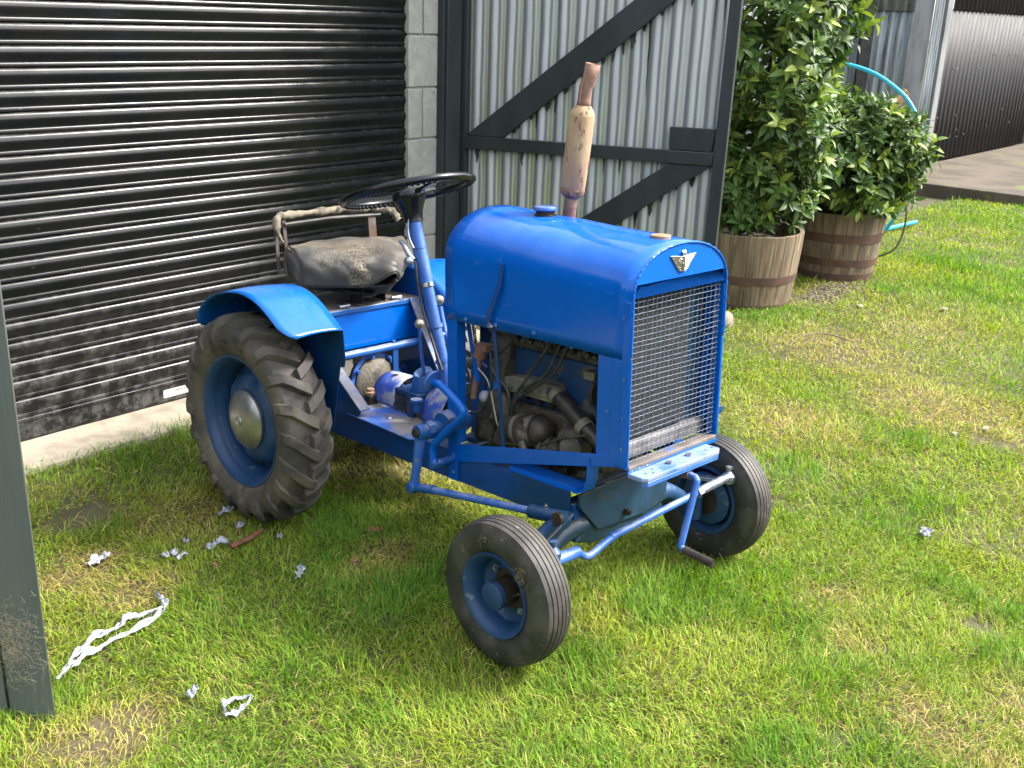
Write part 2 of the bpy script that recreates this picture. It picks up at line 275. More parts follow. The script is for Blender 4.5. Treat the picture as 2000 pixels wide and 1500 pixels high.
def seat_material():
    m = material("cracked_grey_leather", (0.055, 0.051, 0.045), 0.5, col2=(0.095, 0.086, 0.074), scale=9, bump=0.25, bscale=60, rvar=0.08)
    nt = m.node_tree; N = nt.nodes; L = nt.links; b = N["Principled BSDF"]
    src = b.inputs['Base Color'].links[0].from_socket
    tc = N.new("ShaderNodeTexCoord")
    v = N.new("ShaderNodeTexVoronoi"); v.feature = 'DISTANCE_TO_EDGE'; v.inputs['Scale'].default_value = 62
    w = N.new("ShaderNodeTexNoise"); w.inputs['Scale'].default_value = 12; w.inputs['Detail'].default_value = 5
    L.new(tc.outputs['Object'], w.inputs['Vector'])
    ad = N.new("ShaderNodeMixRGB") if False else N.new("ShaderNodeVectorMath"); ad.operation = 'MULTIPLY_ADD'
    ad.inputs[1].default_value = (0.12, 0.12, 0.12); L.new(w.outputs['Color'], ad.inputs[0]); L.new(tc.outputs['Object'], ad.inputs[2])
    L.new(ad.outputs[0], v.inputs['Vector'])
    r = N.new("ShaderNodeMapRange"); r.inputs[1].default_value = 0.075; r.inputs[2].default_value = 0.0
    L.new(v.outputs['Distance'], r.inputs[0])
    n2 = N.new("ShaderNodeTexNoise"); n2.inputs['Scale'].default_value = 7; L.new(tc.outputs['Object'], n2.inputs['Vector'])
    # the sitting area is worn through: stronger crackle near the middle of the cushion
    sx = N.new("ShaderNodeVectorMath"); sx.operation = 'DISTANCE'; sx.inputs[1].default_value = (-0.13, -0.02, 0.78); L.new(tc.outputs['Object'], sx.inputs[0])
    rr = N.new("ShaderNodeMapRange"); rr.inputs[1].default_value = 0.16; rr.inputs[2].default_value = 0.03; rr.inputs[3].default_value = 0.0; L.new(sx.outputs['Value'], rr.inputs[0])
    mm = N.new("ShaderNodeMapRange"); mm.inputs[1].default_value = 0.52; mm.inputs[2].default_value = 0.66; mm.inputs[4].default_value = 0.8; L.new(n2.outputs[0], mm.inputs[0])
    mx = N.new("ShaderNodeMath"); mx.operation = 'MAXIMUM'; L.new(rr.outputs[0], mx.inputs[0]); L.new(mm.outputs[0], mx.inputs[1])
    mu = N.new("ShaderNodeMath"); mu.operation = 'MULTIPLY'; L.new(mx.outputs[0], mu.inputs[0]); L.new(r.outputs[0], mu.inputs[1])
    x = N.new("ShaderNodeMix"); x.data_type = 'RGBA'; A = [i for i in x.inputs if i.type == 'RGBA']
    L.new(mu.outputs[0], x.inputs['Factor']); L.new(src, A[0]); A[1].default_value = (0.45, 0.34, 0.20, 1)
    L.new([o for o in x.outputs if o.type == 'RGBA'][0], b.inputs['Base Color'])
    return m
MT['leather'] = seat_material()

def leaf_material(name, attr=None):
    m = bpy.data.materials.new(name); m.use_nodes = True
    nt = m.node_tree; N = nt.nodes; L = nt.links; b = N["Principled BSDF"]
    a = N.new("ShaderNodeAttribute"); a.attribute_name = "tint"
    L.new(a.outputs['Color'], b.inputs['Base Color'])
    b.inputs['Roughness'].default_value = 0.48 if attr == 'leaf' else 0.62
    b.inputs['Specular IOR Level'].default_value = 0.36 if attr == 'leaf' else 0.25
    tr = N.new("ShaderNodeBsdfTranslucent")
    hs = N.new("ShaderNodeHueSaturation"); hs.inputs['Value'].default_value = 1.6; hs.inputs['Saturation'].default_value = 1.1
    L.new(a.outputs['Color'], hs.inputs['Color']); L.new(hs.outputs[0], tr.inputs['Color'])
    mx = N.new("ShaderNodeMixShader"); mx.inputs[0].default_value = 0.22 if attr == 'leaf' else 0.35
    L.new(b.outputs[0], mx.inputs[1]); L.new(tr.outputs[0], mx.inputs[2])
    L.new(mx.outputs[0], N["Material Output"].inputs['Surface'])
    return m
MT['leaf'] = leaf_material("glossy_bay_leaf", 'leaf')
MT['grass'] = leaf_material("lawn_grass_blade")

# ------------------------------------------------------------------ mesh helpers
class MB:
    def __init__(self): self.v = []; self.f = []
    def add(self, vs, fs):
        o = len(self.v); self.v += [tuple(p) for p in vs]; self.f += [tuple(i + o for i in f) for f in fs]; return self
    def hexa(self, p):
        return self.add(p, [(0, 3, 2, 1), (4, 5, 6, 7), (0, 1, 5, 4), (1, 2, 6, 5), (2, 3, 7, 6), (3, 0, 4, 7)])
    def box(self, a, b):
        x0, y0, z0 = a; x1, y1, z1 = b
        return self.hexa([(x0, y0, z0), (x1, y0, z0), (x1, y1, z0), (x0, y1, z0), (x0, y0, z1), (x1, y0, z1), (x1, y1, z1), (x0, y1, z1)])
    def bar(self, p, q, w, h, up=(0, 0, 1)):
        p, q, up = Vector(p), Vector(q), Vector(up)
        d = (q - p).normalized(); s = d.cross(up).normalized(); u = s.cross(d)
        c = []
        for e in (p, q):
            c += [e - s * w / 2 - u * h / 2, e + s * w / 2 - u * h / 2, e + s * w / 2 + u * h / 2, e - s * w / 2 + u * h / 2]
        return self.add(c, [(0, 3, 2, 1), (4, 5, 6, 7), (0, 1, 5, 4), (1, 2, 6, 5), (2, 3, 7, 6), (3, 0, 4, 7)][:2] + [(0, 1, 5, 4), (1, 2, 6, 5), (2, 3, 7, 6), (3, 0, 4, 7)])
    def tube(self, pts, r, n=10, caps=True, closed=False):
        pts = [Vector(p) for p in pts]; m = len(pts)
        rs = r if isinstance(r, (list, tuple)) else [r] * m
        tang = []
        for i in range(m):
            a = pts[(i - 1) % m] if (closed or i > 0) else pts[i]; b = pts[(i + 1) % m] if (closed or i < m - 1) else pts[i]
            tang.append((b - a).normalized())
        ref = Vector((0, 0, 1)) if abs(tang[0].z) < 0.9 else Vector((1, 0, 0))
        u = tang[0].cross(ref).normalized(); vs = []
        for i in range(m):
            u = (u - tang[i] * u.dot(tang[i])).normalized(); w = tang[i].cross(u)
            for k in range(n):
                a = 2 * math.pi * k / n
                vs.append(pts[i] + (u * math.cos(a) + w * math.sin(a)) * rs[i])
        fs = []
        for i in range(m if closed else m - 1):
            j = (i + 1) % m
            for k in range(n):
                fs.append((i * n + k, i * n + (k + 1) % n, j * n + (k + 1) % n, j * n + k))
        if caps and not closed:
            fs.append(tuple(range(n))[::-1]); fs.append(tuple((m - 1) * n + k for k in range(n)))
        return self.add(vs, fs)
    def cyl(self, p, q, r, n=16, r2=None):
        return self.tube([p, q], [r, r if r2 is None else r2], n)
    def lathe(self, prof, org, axis, n=32, fn=None, ref=None):
        """prof: list of (radius, height along axis)"""
        org, ax = Vector(org), Vector(axis).normalized()
        rf = Vector(ref) if ref else (Vector((0, 0, 1)) if abs(ax.z) < 0.9 else Vector((1, 0, 0)))
        u = ax.cross(rf).normalized(); w = ax.cross(u); vs = []; m = len(prof)
        for k in range(n):
            a = 2 * math.pi * k / n
            for (r, h) in prof:
                if fn: r, h = fn(r, h, a)
                vs.append(org + (u * math.cos(a) + w * math.sin(a)) * r + ax * h)
        fs = []
        for k in range(n):
            j = (k + 1) % n
            for i in range(m - 1):
                fs.append((k * m + i, k * m + i + 1, j * m + i + 1, j * m + i))
        return self.add(vs, fs)
    def prism(self, poly, thick):
        """poly: list of 3-D points (planar), thick: Vector"""
        t = Vector(thick); n = len(poly); P = [Vector(p) for p in poly]
        vs = P + [p + t for p in P]
        fs = [tuple(range(n))[::-1], tuple(n + i for i in range(n))] + [(i, (i + 1) % n, n + (i + 1) % n, n + i) for i in range(n)]
        return self.add(vs, fs)
    def grid(self, fn, nu, nv):
        vs = [fn(i / nu, j / nv) for i in range(nu + 1) for j in range(nv + 1)]
        fs = [(i * (nv + 1) + j, (i + 1) * (nv + 1) + j, (i + 1) * (nv + 1) + j + 1, i * (nv + 1) + j + 1) for i in range(nu) for j in range(nv)]
        return self.add(vs, fs)
    def sphere(self, c, r, n=14):
        prof = [(max(1e-4, r * math.sin(math.pi * i / n)), -r * math.cos(math.pi * i / n)) for i in range(n + 1)]
        return self.lathe(prof, c, (0, 0, 1), n * 2)
    def nut(self, p, axis, r=0.007, h=0.006):
        p, a = Vector(p), Vector(axis).normalized()
        self.tube([p, p + a * h], r, 6); return self.tube([p + a * h, p + a * (h + h * 0.7)], r * 0.55, 8)

def fix_normals(me):
    import bmesh
    bm = bmesh.new(); bm.from_mesh(me); bmesh.ops.recalc_face_normals(bm, faces=bm.faces); bm.to_mesh(me); bm.free()

def build(name, mb, mat, parent=None, smooth=35, bevel=0.0, solid=0.0, sub=0, offset=-1, fix=True, mod_weld=False):
    me = bpy.data.meshes.new(name)
    me.from_pydata([tuple(v) for v in mb.v], [], mb.f)
    if fix: fix_normals(me)
    me.materials.append(MT[mat] if isinstance(mat, str) else mat)
    me.shade_smooth()
    if smooth < 180: me.set_sharp_from_angle(angle=R(smooth))
    o = bpy.data.objects.new(name, me); COL.objects.link(o)
    if parent is not None: o.parent = parent
    if solid:
        s = o.modifiers.new("solid", 'SOLIDIFY'); s.thickness = solid; s.offset = offset
    if bevel:
        b = o.modifiers.new("bevel", 'BEVEL'); b.width = bevel; b.segments = 2; b.limit_method = 'ANGLE'; b.angle_limit = R(40)
        b.harden_normals = False
    if sub:
        s = o.modifiers.new("sub", 'SUBSURF'); s.levels = sub; s.render_levels = sub
    return o

def thing(name, label, cat, loc=(0, 0, 0), rot=(0, 0, 0), group=None):
    o = bpy.data.objects.new(name, None); COL.objects.link(o); o.location = loc; o.rotation_euler = rot
    o.empty_display_size = 0.1
    return tag(o, label, cat, group)
def tag(o, label, cat, group=None):
    o['label'] = label; o['category'] = cat
    if group: o['group'] = group
    return o
def struct(o): o['kind'] = 'structure'; return o
def stuff(o): o['kind'] = 'stuff'; return o
def crom(pts, k=6, closed=False):
    P = [Vector(p) for p in pts]; n = len(P); out = []
    for i in range(n if closed else n - 1):
        p0 = P[i - 1] if (i > 0 or closed) else P[0]; p1 = P[i]; p2 = P[(i + 1) % n]; p3 = P[(i + 2) % n] if (closed or i + 2 < n) else P[-1]
        for j in range(k):
            t = j / k
            out.append(0.5 * ((2 * p1) + (p2 - p0) * t + (2 * p0 - 5 * p1 + 4 * p2 - p3) * t * t + (3 * p1 - p0 - 3 * p2 + p3) * t ** 3))
    if not closed: out.append(P[-1])
    return out
def sstep(a, b, x):
    t = min(1, max(0, (x - a) / (b - a))); return t * t * (3 - 2 * t)

# ------------------------------------------------------------------ value noise (numpy) used for the lie of the lawn and for the grass
_perm = np.random.RandomState(3).rand(256, 256)
def vnoise(x, y, sc, seed=0):
    x = np.asarray(x, float) * sc + seed * 17.3; y = np.asarray(y, float) * sc + seed * 9.1
    xi = np.floor(x).astype(int); yi = np.floor(y).astype(int); fx = x - xi; fy = y - yi
    fx = fx * fx * (3 - 2 * fx); fy = fy * fy * (3 - 2 * fy)
    g = lambda a, b: _perm[a % 256, b % 256]
    return (g(xi, yi) * (1 - fx) + g(xi + 1, yi) * fx) * (1 - fy) + (g(xi, yi + 1) * (1 - fx) + g(xi + 1, yi + 1) * fx) * fy
def fbm(x, y, sc, seed=0):
    return 0.55 * vnoise(x, y, sc, seed) + 0.3 * vnoise(x, y, sc * 2.1, seed + 1) + 0.15 * vnoise(x, y, sc * 4.3, seed + 2)
def ground_z(x, y):
    x = np.asarray(x, float)
    return -0.028 - 0.032 * np.clip((x - 1.1) / 1.2, 0, 1) + 0.022 * (fbm(x, y, 2.3, 5) - 0.5)
def gz(x, y): return float(ground_z(np.array([x]), np.array([y]))[0])
def apron_edge(y): return 0.29 + 0.05 * math.sin(2.1 * y + .6) + 0.06 * (float(vnoise(np.array([y]), np.array([0.]), 5)[0]) - .5) - 0.12 * (y + .5)* (1 if -1.6 < y < 0.2 else 0)

# ------------------------------------------------------------------ lawn soil, one sheet to the horizon
def lawn():
    xs = np.concatenate([-np.geomspace(160, 4, 14), np.arange(-3.5, 7, 0.10), np.geomspace(7.2, 160, 16)])
    ys = np.concatenate([-np.geomspace(160, 4.2, 14), np.arange(-4, 11, 0.10), np.geomspace(11.2, 160, 16)])
    X, Y = np.meshgrid(xs, ys, indexing='ij'); Z = ground_z(X, Y)
    Z[(X < 0.16)] = -0.06
    nx, ny = X.shape
    idx = np.arange(nx * ny).reshape(nx, ny)
    q = np.stack([idx[:-1, :-1], idx[1:, :-1], idx[1:, 1:], idx[:-1, 1:]], -1).reshape(-1, 4)
    me = bpy.data.meshes.new("lawn")
    me.from_pydata(np.stack([X, Y, Z], -1).reshape(-1, 3).tolist(), [], q.tolist())
    me.shade_smooth()
    m = material("lawn_soil", (0.055, 0.052, 0.020), 0.95, col2=(0.080, 0.062, 0.032), scale=2.0, spots=(0.045, 0.032, 0.020), spot_scale=5, spot_lo=0.58, spot_hi=0.68, bump=1.0, bscale=60, detail=9)
    me.materials.append(m)
    o = bpy.data.objects.new("lawn", me); COL.objects.link(o); struct(o)
lawn()

# unseen tree belt behind the camera, added to darken reflections and low sky fill
def added_trees():
    rs = np.random.RandomState(8); mb = MB()
    for i in range(230):
        a = R(-128 + 208 * i / 229 + rs.normal(0, .6)); d = 24 + rs.normal(0, 2.0); h = 5.5 + 2.2 * math.sin(i * .21) + 1.6 * math.sin(i * .53 + 1) + rs.normal(0, .6)
        cx_, cy_ = 2.5 + d * math.cos(a), d * math.sin(a)
        for k in range(7):
            z = h * (k + .5) / 7; r = 1.0 + 1.0 * rs.rand() * (1 - .4 * k / 7)
            x, y = cx_ + rs.normal(0, .6), cy_ + rs.normal(0, .6); n = 7; P = []
            for q in range(n): P.append((x + r * math.cos(q * 6.283 / n) * rs.uniform(.6, 1.2), y + r * math.sin(q * 6.283 / n) * rs.uniform(.6, 1.2), z + rs.normal(0, .4)))
            mb.add(P + [(x, y, z + r * .9), (x, y, z - r * .9)], [(q, (q + 1) % n, n) for q in range(n)] + [((q + 1) % n, q, n + 1) for q in range(n)])
    m = material("added_tree_leaves", (0.045, 0.070, 0.018), 0.9, col2=(0.03, 0.045, 0.014), scale=.8)
    stuff(build("added_tree_belt", mb, m, smooth=20, fix=False))
added_trees()

# concrete apron in front of the shutter, with a ragged edge
def apron():
    mb = MB(); ys = np.arange(-3.2, 1.75, 0.08); P = []
    for y in ys: P.append((apron_edge(y), y))
    top = [(-0.25, y, 0.0) for y in ys] ; n = len(ys)
    edge = [(x, y, -0.004 - 0.004 * rnd.random()) for x, y in P]; low = [(x + 0.012, y, -0.09) for x, y in P]
    mb.add(top + edge + low, [(i, n + i, n + i + 1, i + 1) for i in range(n - 1)] + [(n + i, 2 * n + i, 2 * n + i + 1, n + i + 1) for i in range(n - 1)])
    struct(build("concrete_apron", mb, 'concrete', smooth=40))
apron()
# stained slab with its kerb face, in front of the shed
sl = MB(); sl.box((-0.86, 8.92, -0.12), (9.0, 30.0, 0.075))
struct(build("concrete_slab", sl, 'slab', bevel=0.012))

# ------------------------------------------------------------------ garage block wall
wall = thing("garage_wall", "grey concrete block pier between the black roller shutter and the dark gate post", "wall", (0, 1.3, 0))
jz = [1.006 - 0.2425 * 5, 1.006 - 0.2425 * 4, 1.006 - 0.2425 * 3, 1.006 - 0.2425 * 2, 1.006 - .2425, 1.006, 1.2475, 1.49, 1.7325, 1.975, 2.2175]
mbm = MB(); mbm.box((-0.17, -0.015, -0.2), (0.021, 0.33, 2.33)); build("mortar", mbm, 'mortar', wall)
for i in range(len(jz) - 1):
    z0, z1 = jz[i] + 0.005, jz[i + 1] - 0.005
    # the pier's courses alternate: a whole block end, then two cut halves
    spans = [(-0.022, 0.325)] if i % 2 == 0 else [(-0.022, 0.068), (0.078, 0.325)]
    for a, b in spans:
        bm_ = MB(); bm_.box((-0.165, a, z0), (0.030 + 0.0025 * rnd.random(), b, z1)); build("concrete_block", bm_, 'block', wall, bevel=0.004)
lint = MB(); lint.box((-0.20, -5.0, 2.20), (0.02, 1.27, 2.34)); build("lintel", lint, 'block', wall, bevel=0.005)

mb = MB(); mb.grid(lambda u, v: (-0.06 + 0.012 * math.cos(2 * math.pi * 45 * u), 0.34 + 4.2 * u, -0.1 + 2.42 * v), 45 * 8, 3)
build("side_cladding", mb, 'shed_sheet', wall, smooth=180, fix=False, solid=.0008)

# ------------------------------------------------------------------ roller shutter
sh = thing("roller_shutter", "black ribbed steel roller shutter with dusty slats closing the garage", "roller shutter", (0, 0, 0))
prof = [(0.000, -0.006), (0.0015, 0.002), (0.004, 0.0062), (0.010, 0.0090), (0.017, 0.0117), (0.021, 0.0128), (0.0235, 0.0131), (0.026, 0.0127), (0.031, 0.0108), (0.038, 0.0080), (0.046, 0.0046), (0.053, 0.0020), (0.0575, 0.0008), (0.0590, 0.0018), (0.0605, 0.0027), (0.0645, 0.0040), (0.0690, 0.0044), (0.0712, 0.0036), (0.0725, 0.000), (0.075, -0.006)]
def slat_mesh():
    mb = MB(); ys = [-3.6 + 4.885 * k / 12 for k in range(13)]; m = len(prof)
    vs = [(d, y, 0.075 - u) for y in ys for (u, d) in prof]
    fs = [(i * m + j, i * m + j + 1, (i + 1) * m + j + 1, (i + 1) * m + j) for i in range(12) for j in range(m - 1)]
    mb.add(vs, fs); return mb
sl0 = build("slat", slat_mesh(), 'slat', sh, smooth=50, fix=False)
Z0 = 0.088
sl0.location = (0, 0, Z0)
for k in range(1, 29):
    c = sl0.copy(); c.location = (0.0012 * (k % 2), 0, Z0 + 0.075 * k); c.parent = sh; COL.objects.link(c)
bb = MB(); bb.box((-0.012, -3.6, 0.004), (0.010, 1.285, Z0 - 0.012)); bb.box((-0.012, -3.6, Z0 - 0.0115), (0.0135, 1.285, Z0 + 0.001))
build("bottom_bar", bb, 'slat', sh, bevel=0.002)
rs = MB(); rs.box((-0.012, -3.6, -0.004), (0.004, 1.285, 0.0035)); build("rubber_seal", rs, 'cable', sh)
gd = MB(); gd.box((-0.03, 1.2795, 0.0), (-0.004, 1.300, 2.5)); build("guide_channel", gd, 'iron', sh)
lb = MB()
def rrect(x, y0, y1, z0, z1, r, n=5):
    P = []
    for cy, cz, a0 in ((y1 - r, z1 - r, 0), (y0 + r, z1 - r, 90), (y0 + r, z0 + r, 180), (y1 - r, z0 + r, 270)):
        for k in range(n + 1):
            a = R(a0 + 90 * k / n); P.append((x, cy + r * math.cos(a), cz + r * math.sin(a)))
    return P
lb.prism(rrect(0.0105, -0.119, 0.03, 0.022, 0.057, 0.004), (0.0012, 0, 0))
lab = build("warning_label", lb, 'label', sh); lab['label'] = "white printed sticker on the bottom bar"
pr = MB(); x0 = 0.0121
for k in range(9):       # the worn rows of small print, too fine to read
    y = -0.068 + k * 0.0095; h = 0.007 + 0.002 * ((k * 7) % 3)
    pr.box((x0, y, 0.042), (x0 + 0.0003, y + 0.0022, 0.042 + h)); pr.box((x0, y + 0.003, 0.044), (x0 + 0.0003, y + 0.0062, 0.0455 + 0.001 * (k % 3)))
for k in range(3): pr.box((x0, -0.112, 0.027 + k * 0.009), (x0 + 0.0003, -0.088 - 0.004 * k, 0.0278 + k * 0.009))
for k in range(2): pr.box((x0, -0.066, 0.029 + k * 0.006), (x0 + 0.0003, 0.02 - 0.02 * k, 0.0297 + k * 0.006))
stuff(build("label_print", pr, 'ink', lab))

# ------------------------------------------------------------------ dark post that carries the gate
gp = thing("gate_post", "dark painted timber post standing between the block pier and the open gate", "post", (0.05, 1.52, 0))
g0 = MB(); g0.box((-0.018, -0.052, -0.1), (0.022, 0.0795, 2.6)); build("post_board", g0, 'dark_timber', gp, bevel=0.003)
g1 = MB(); g1.box((0.0225, -0.036, -0.1), (0.036, 0.06, 2.6)); build("cover_strip", g1, 'dark_timber', gp, bevel=0.003)

# ------------------------------------------------------------------ corrugated gate, swung open
GA = R(8)
gate = thing("corrugated_gate", "open gate of grey corrugated sheet in a dark timber frame with diagonal braces", "gate", (0.08, 1.60, 0), (0, 0, GA))
# local: x along the gate, y away from the camera side, z up
def plank_poly(name, P, y0, y1, mat='dark_timber'):
    mb = MB(); mb.prism([(a, y0, b) for a, b in P], (0, y1 - y0, 0)); return build(name, mb, mat, gate, bevel=0.003)
plank_poly("hinge_stile", [(-0.040, 0.25), (0.022, 0.25), (0.022, 2.5), (-0.040, 2.5)], 0.0, 0.06)
plank_poly("closing_stile", [(1.340, 0.27), (1.397, 0.27), (1.418, 2.5), (1.366, 2.5)], 0.001, 0.024)
plank_poly("middle_rail", [(-0.004, 0.950), (1.345, 0.998), (1.349, 1.055), (-0.004, 1.014)], -0.003, 0.022)
plank_poly("bottom_rail", [(0.024, 0.25), (1.338, 0.27), (1.338, 0.35), (0.024, 0.33)], 0.002, 0.022)
plank_poly("top_rail", [(0.024, 2.41), (1.364, 2.43), (1.365, 2.5), (0.024, 2.49)], 0.002, 0.022)
plank_poly("upper_brace", [(0.035, 1.0165), (0.245, 1.0235), (1.362, 1.874), (1.363, 2.012), (0.023, 1.0185)], 0.005, 0.022)
plank_poly("lower_brace", [(1.137, 0.988), (1.338, 0.9945), (0.30, 0.262), (0.09, 0.255)], 0.005, 0.022)
plank_poly("lock_block", [(1.134, 1.050), (1.338, 1.0565), (1.345, 1.157), (1.131, 1.150)], 0.003, 0.022)
# corrugated sheets (two, lapped), behind the frame
def corr_sheet(name, x0, x1, z0, z1, y, pitch, amp, mat, parent, nper=10, ph=0.0):
    mb = MB(); n = int((x1 - x0) / pitch * nper); m = 5
    def fn(u, v):
        x = x0 + (x1 - x0) * u
        return (x, y + amp * math.cos(2 * math.pi * (x + ph) / pitch) + 0.0015 * math.sin(x * 13 + v * 5), z0 + (z1 - z0) * v)
    mb.grid(fn, n, m)
    return build(name, mb, mat, parent, smooth=180, fix=False, solid=0.0008)
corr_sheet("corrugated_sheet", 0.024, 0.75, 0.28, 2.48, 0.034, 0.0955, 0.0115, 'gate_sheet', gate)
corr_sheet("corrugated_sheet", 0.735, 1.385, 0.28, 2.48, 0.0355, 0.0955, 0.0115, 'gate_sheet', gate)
# runs of dark paint below and along the braces
def runs(name, items):
    mb = MB()
    for (x, z, L_, w) in items:
        n = 6
        ph = 2 * math.pi * x / 0.0955
        y = 0.0335 + 0.0115 * math.cos(ph) - 0.002
        P = []
        for i in range(n + 1):
            t = i / n; ww = w * (1 - t) ** 0.6 * (0.8 + 0.4 * rnd.random()) + 0.0012
            P.append((x + ww / 2 + 0.002 * rnd.uniform(-1, 1), z - L_ * t, ww))
        vs = []
        for (px, pz, ww) in P:
            for xx_ in (px - ww, px):
                vs.append((xx_, 0.0335 + 0.0115 * math.cos(2 * math.pi * xx_ / 0.0955) - 0.0022, pz))
        mb.add(vs, [(2 * i, 2 * i + 1, 2 * i + 3, 2 * i + 2) for i in range(n)])
    return stuff(build(name, mb, 'dark_timber', gate, fix=False))
it = []
for k in range(22):
    x = 0.27 + 1.05 * k / 22 + 0.02 * rnd.random()
    it.append((x, 1.0235 + (x - 0.245) * (1.874 - 1.0235) / (1.362 - 0.245) + 0.01, 0.02 + 0.10 * rnd.random() ** 2.5, 0.014 + 0.022 * rnd.random()))
for k in range(14):
    x = 0.36 + 0.95 * k / 14 + 0.01 * rnd.random()
    it.append((x, min(0.99, 0.262 + (x - 0.30) * (0.9945 - 0.262) / (1.338 - 0.30)) + 0.01, 0.02 + 0.07 * rnd.random() ** 2, 0.012 + 0.018 * rnd.random()))
for k in range(14):
    x = 0.06 + 1.25 * k / 14 + 0.03 * rnd.random()
    it.append((x, 0.955 + 0.036 * x, 0.015 + 0.07 * rnd.random() ** 2, 0.006 + 0.012 * rnd.random()))
it += [(0.99, 1.60, 0.34, 0.010), (1.325, 2.1, 0.50, 0.016), (1.29, 1.95, 0.42, 0.007), (1.08, 2.2, 0.33, 0.02)]
runs("paint_run", it)

# ------------------------------------------------------------------ near dark green timber post at the left edge
lp = thing("timber_door_post", "weathered dark green timber post with cobwebs standing at the left edge of the picture", "post", (1.645, -1.432, -0.06))
a = MB(); a.prism([(0, 0, 0), (-0.080, -0.070, 0), (-0.170, -0.035, 0), (-0.090, 0.034, 0)], (0, 0, 2.6))
build("post_timber", a, 'post_timber', lp, bevel=0.004)
a = MB(); a.prism([(-0.088, -0.073, 0.0), (-0.16, -0.134, 0.0), (-0.18, -0.12, 0.0), (-0.105, -0.056, 0.0)], (0, 0, 2.6))
build("side_board", a, 'post_timber', lp, bevel=0.003)
cw = MB()
for k in range(420):
    u, z = rnd.betavariate(2.6, 1.2), 0.24 + rnd.gauss(0, 0.055)
    px, py = -0.080 * u + 0.0015, -0.070 * u - 0.0015
    p = Vector((px, py, z)); pts = [p]
    for i in range(3): pts.append(pts[-1] + (lambda q: Vector((.75 * q, .66 * q, rnd.gauss(0, .007))))(rnd.gauss(0, .007)))
    cw.tube(pts, 0.00022, 3, caps=False)
stuff(build("cobweb", cw, 'wire_tan', lp, fix=False))

# ------------------------------------------------------------------ corrugated shed behind
shed = thing("corrugated_shed", "long shed clad in rusting grey corrugated sheets beyond the planted tubs", "shed", (-0.82, 7.0, 0))
SX = 0.0
def shed_sheet(name, y0, y1, z0, z1, x, pitch, amp, mat):
    mb = MB(); n = int((y1 - y0) / pitch * 8)
    mb.grid(lambda u, v: (x + amp * math.cos(2 * math.pi * (y0 + (y1 - y0) * u) / pitch), y0 + (y1 - y0) * u - 7.0, z0 + (z1 - z0) * v), n, 3)
    return build(name, mb, mat, shed, smooth=180, fix=False, solid=0.0008)
# the end wall of a lower lean-to turns towards the yard; s runs from its corner to the left
CO = Vector((0.0, 10.06 - 7.0, 0)); DS = Vector((-0.755, -0.655, 0)); DNn = Vector((0.655, -0.755, 0))
def lean_pt(s_, n_, z): p = CO + DS * s_ + DNn * n_; return (p.x, p.y, z)
def lean_sheet(name, s0, s1, z0, z1, off, pitch=0.108, amp=0.019):
    mb = MB(); n = int((s1 - s0) / pitch * 8)
    mb.grid(lambda u, v: lean_pt(s0 + (s1 - s0) * u, off + amp * math.cos(2 * math.pi * (s0 + (s1 - s0) * u) / pitch), z0 + (z1 - z0) * v), n, 3)
    return build(name, mb, 'shed_sheet', shed, smooth=180, fix=False, solid=0.0008)
for k, (s0, s1) in enumerate(((0.20, 0.86), (0.84, 1.50), (1.48, 2.14), (2.12, 2.9))):
    lean_sheet("lower_sheet", s0, s1, -0.1, 1.80, 0.004 * (k % 2)); lean_sheet("upper_sheet", s0, s1, 1.77, 3.2, 0.020 + 0.004 * (k % 2))
cp = MB(); cp.prism([lean_pt(0.22, 0.03, -.1), lean_pt(-0.01, 0.03, -.1), lean_pt(-0.01, 0.012, -.1), lean_pt(0.22, 0.012, -.1)], (0, 0, 3.3)); build("corner_panel", cp, 'shed_trim', shed)
shed_sheet("side_sheet", 10.10, 10.40, -0.05, 3.2, 0.018, 0.075, 0.010, 'shed_sheet')
tp = MB(); tp.box((0.0, 3.39, 0.03), (0.055, 3.55, 3.2)); build("door_post", tp, 'shed_trim', shed, bevel=0.004)
dpo = MB(); dpo.prism([lean_pt(0.64, 0.03, -.05), lean_pt(0.77, 0.03, -.05), lean_pt(0.77, 0.10, -.05), lean_pt(0.64, 0.10, -.05)], (0, 0, 3.2)); dpo_o = build("tarred_post", dpo, 'iron', shed, bevel=0.004); dpo_o['label'] = "black tarred post between the sheets"
def door_sheet(name, z0, z1, x):
    mb = MB(); n = 25 * 10
    mb.grid(lambda u, v: (x + .020 * max(0.0, math.cos(2 * math.pi * 25 * u)) ** 4, 3.565 + 3.585 * u, z0 + (z1 - z0) * v), n, 2)
    return build(name, mb, 'shed_door', shed, smooth=180, fix=False, solid=0.0008)
door_sheet("door_sheet", 0.10, 1.82, 0.030); door_sheet("over_door_sheet", 1.815, 3.2, 0.042)
lt = MB(); lt.box((0.048, 6.5, 1.70), (0.075, 6.85, 1.73)); lt.bar((0.07, 6.62, 1.675), (0.07, 6.80, 1.675), 0.02, 0.02); build("door_latch", lt, 'shed_trim', shed, bevel=0.003)
sheet2 = MB()
shed_sheet("end_sheet", 14.16, 20.0, 0.08, 3.2, 0.01, 0.075, 0.01, 'shed_sheet')
void = MB(); void.box((-0.30, 3.5, 0.04), (-0.02, 7.2, 0.115)); build("door_gap", void, 'shadow_void', shed)
for k in range(26):
    y = 3.62 + rnd.random() * 3.4; z = rnd.choice([0.35, 0.42, 0.9, 1.15, 1.55, 0.6, 1.3])
    m_ = MB(); m_.nut((0.036, y, z + 0.02 * rnd.random()), (1, 0, 0), 0.012, 0.006); build("rivet", m_, 'shed_trim', shed)
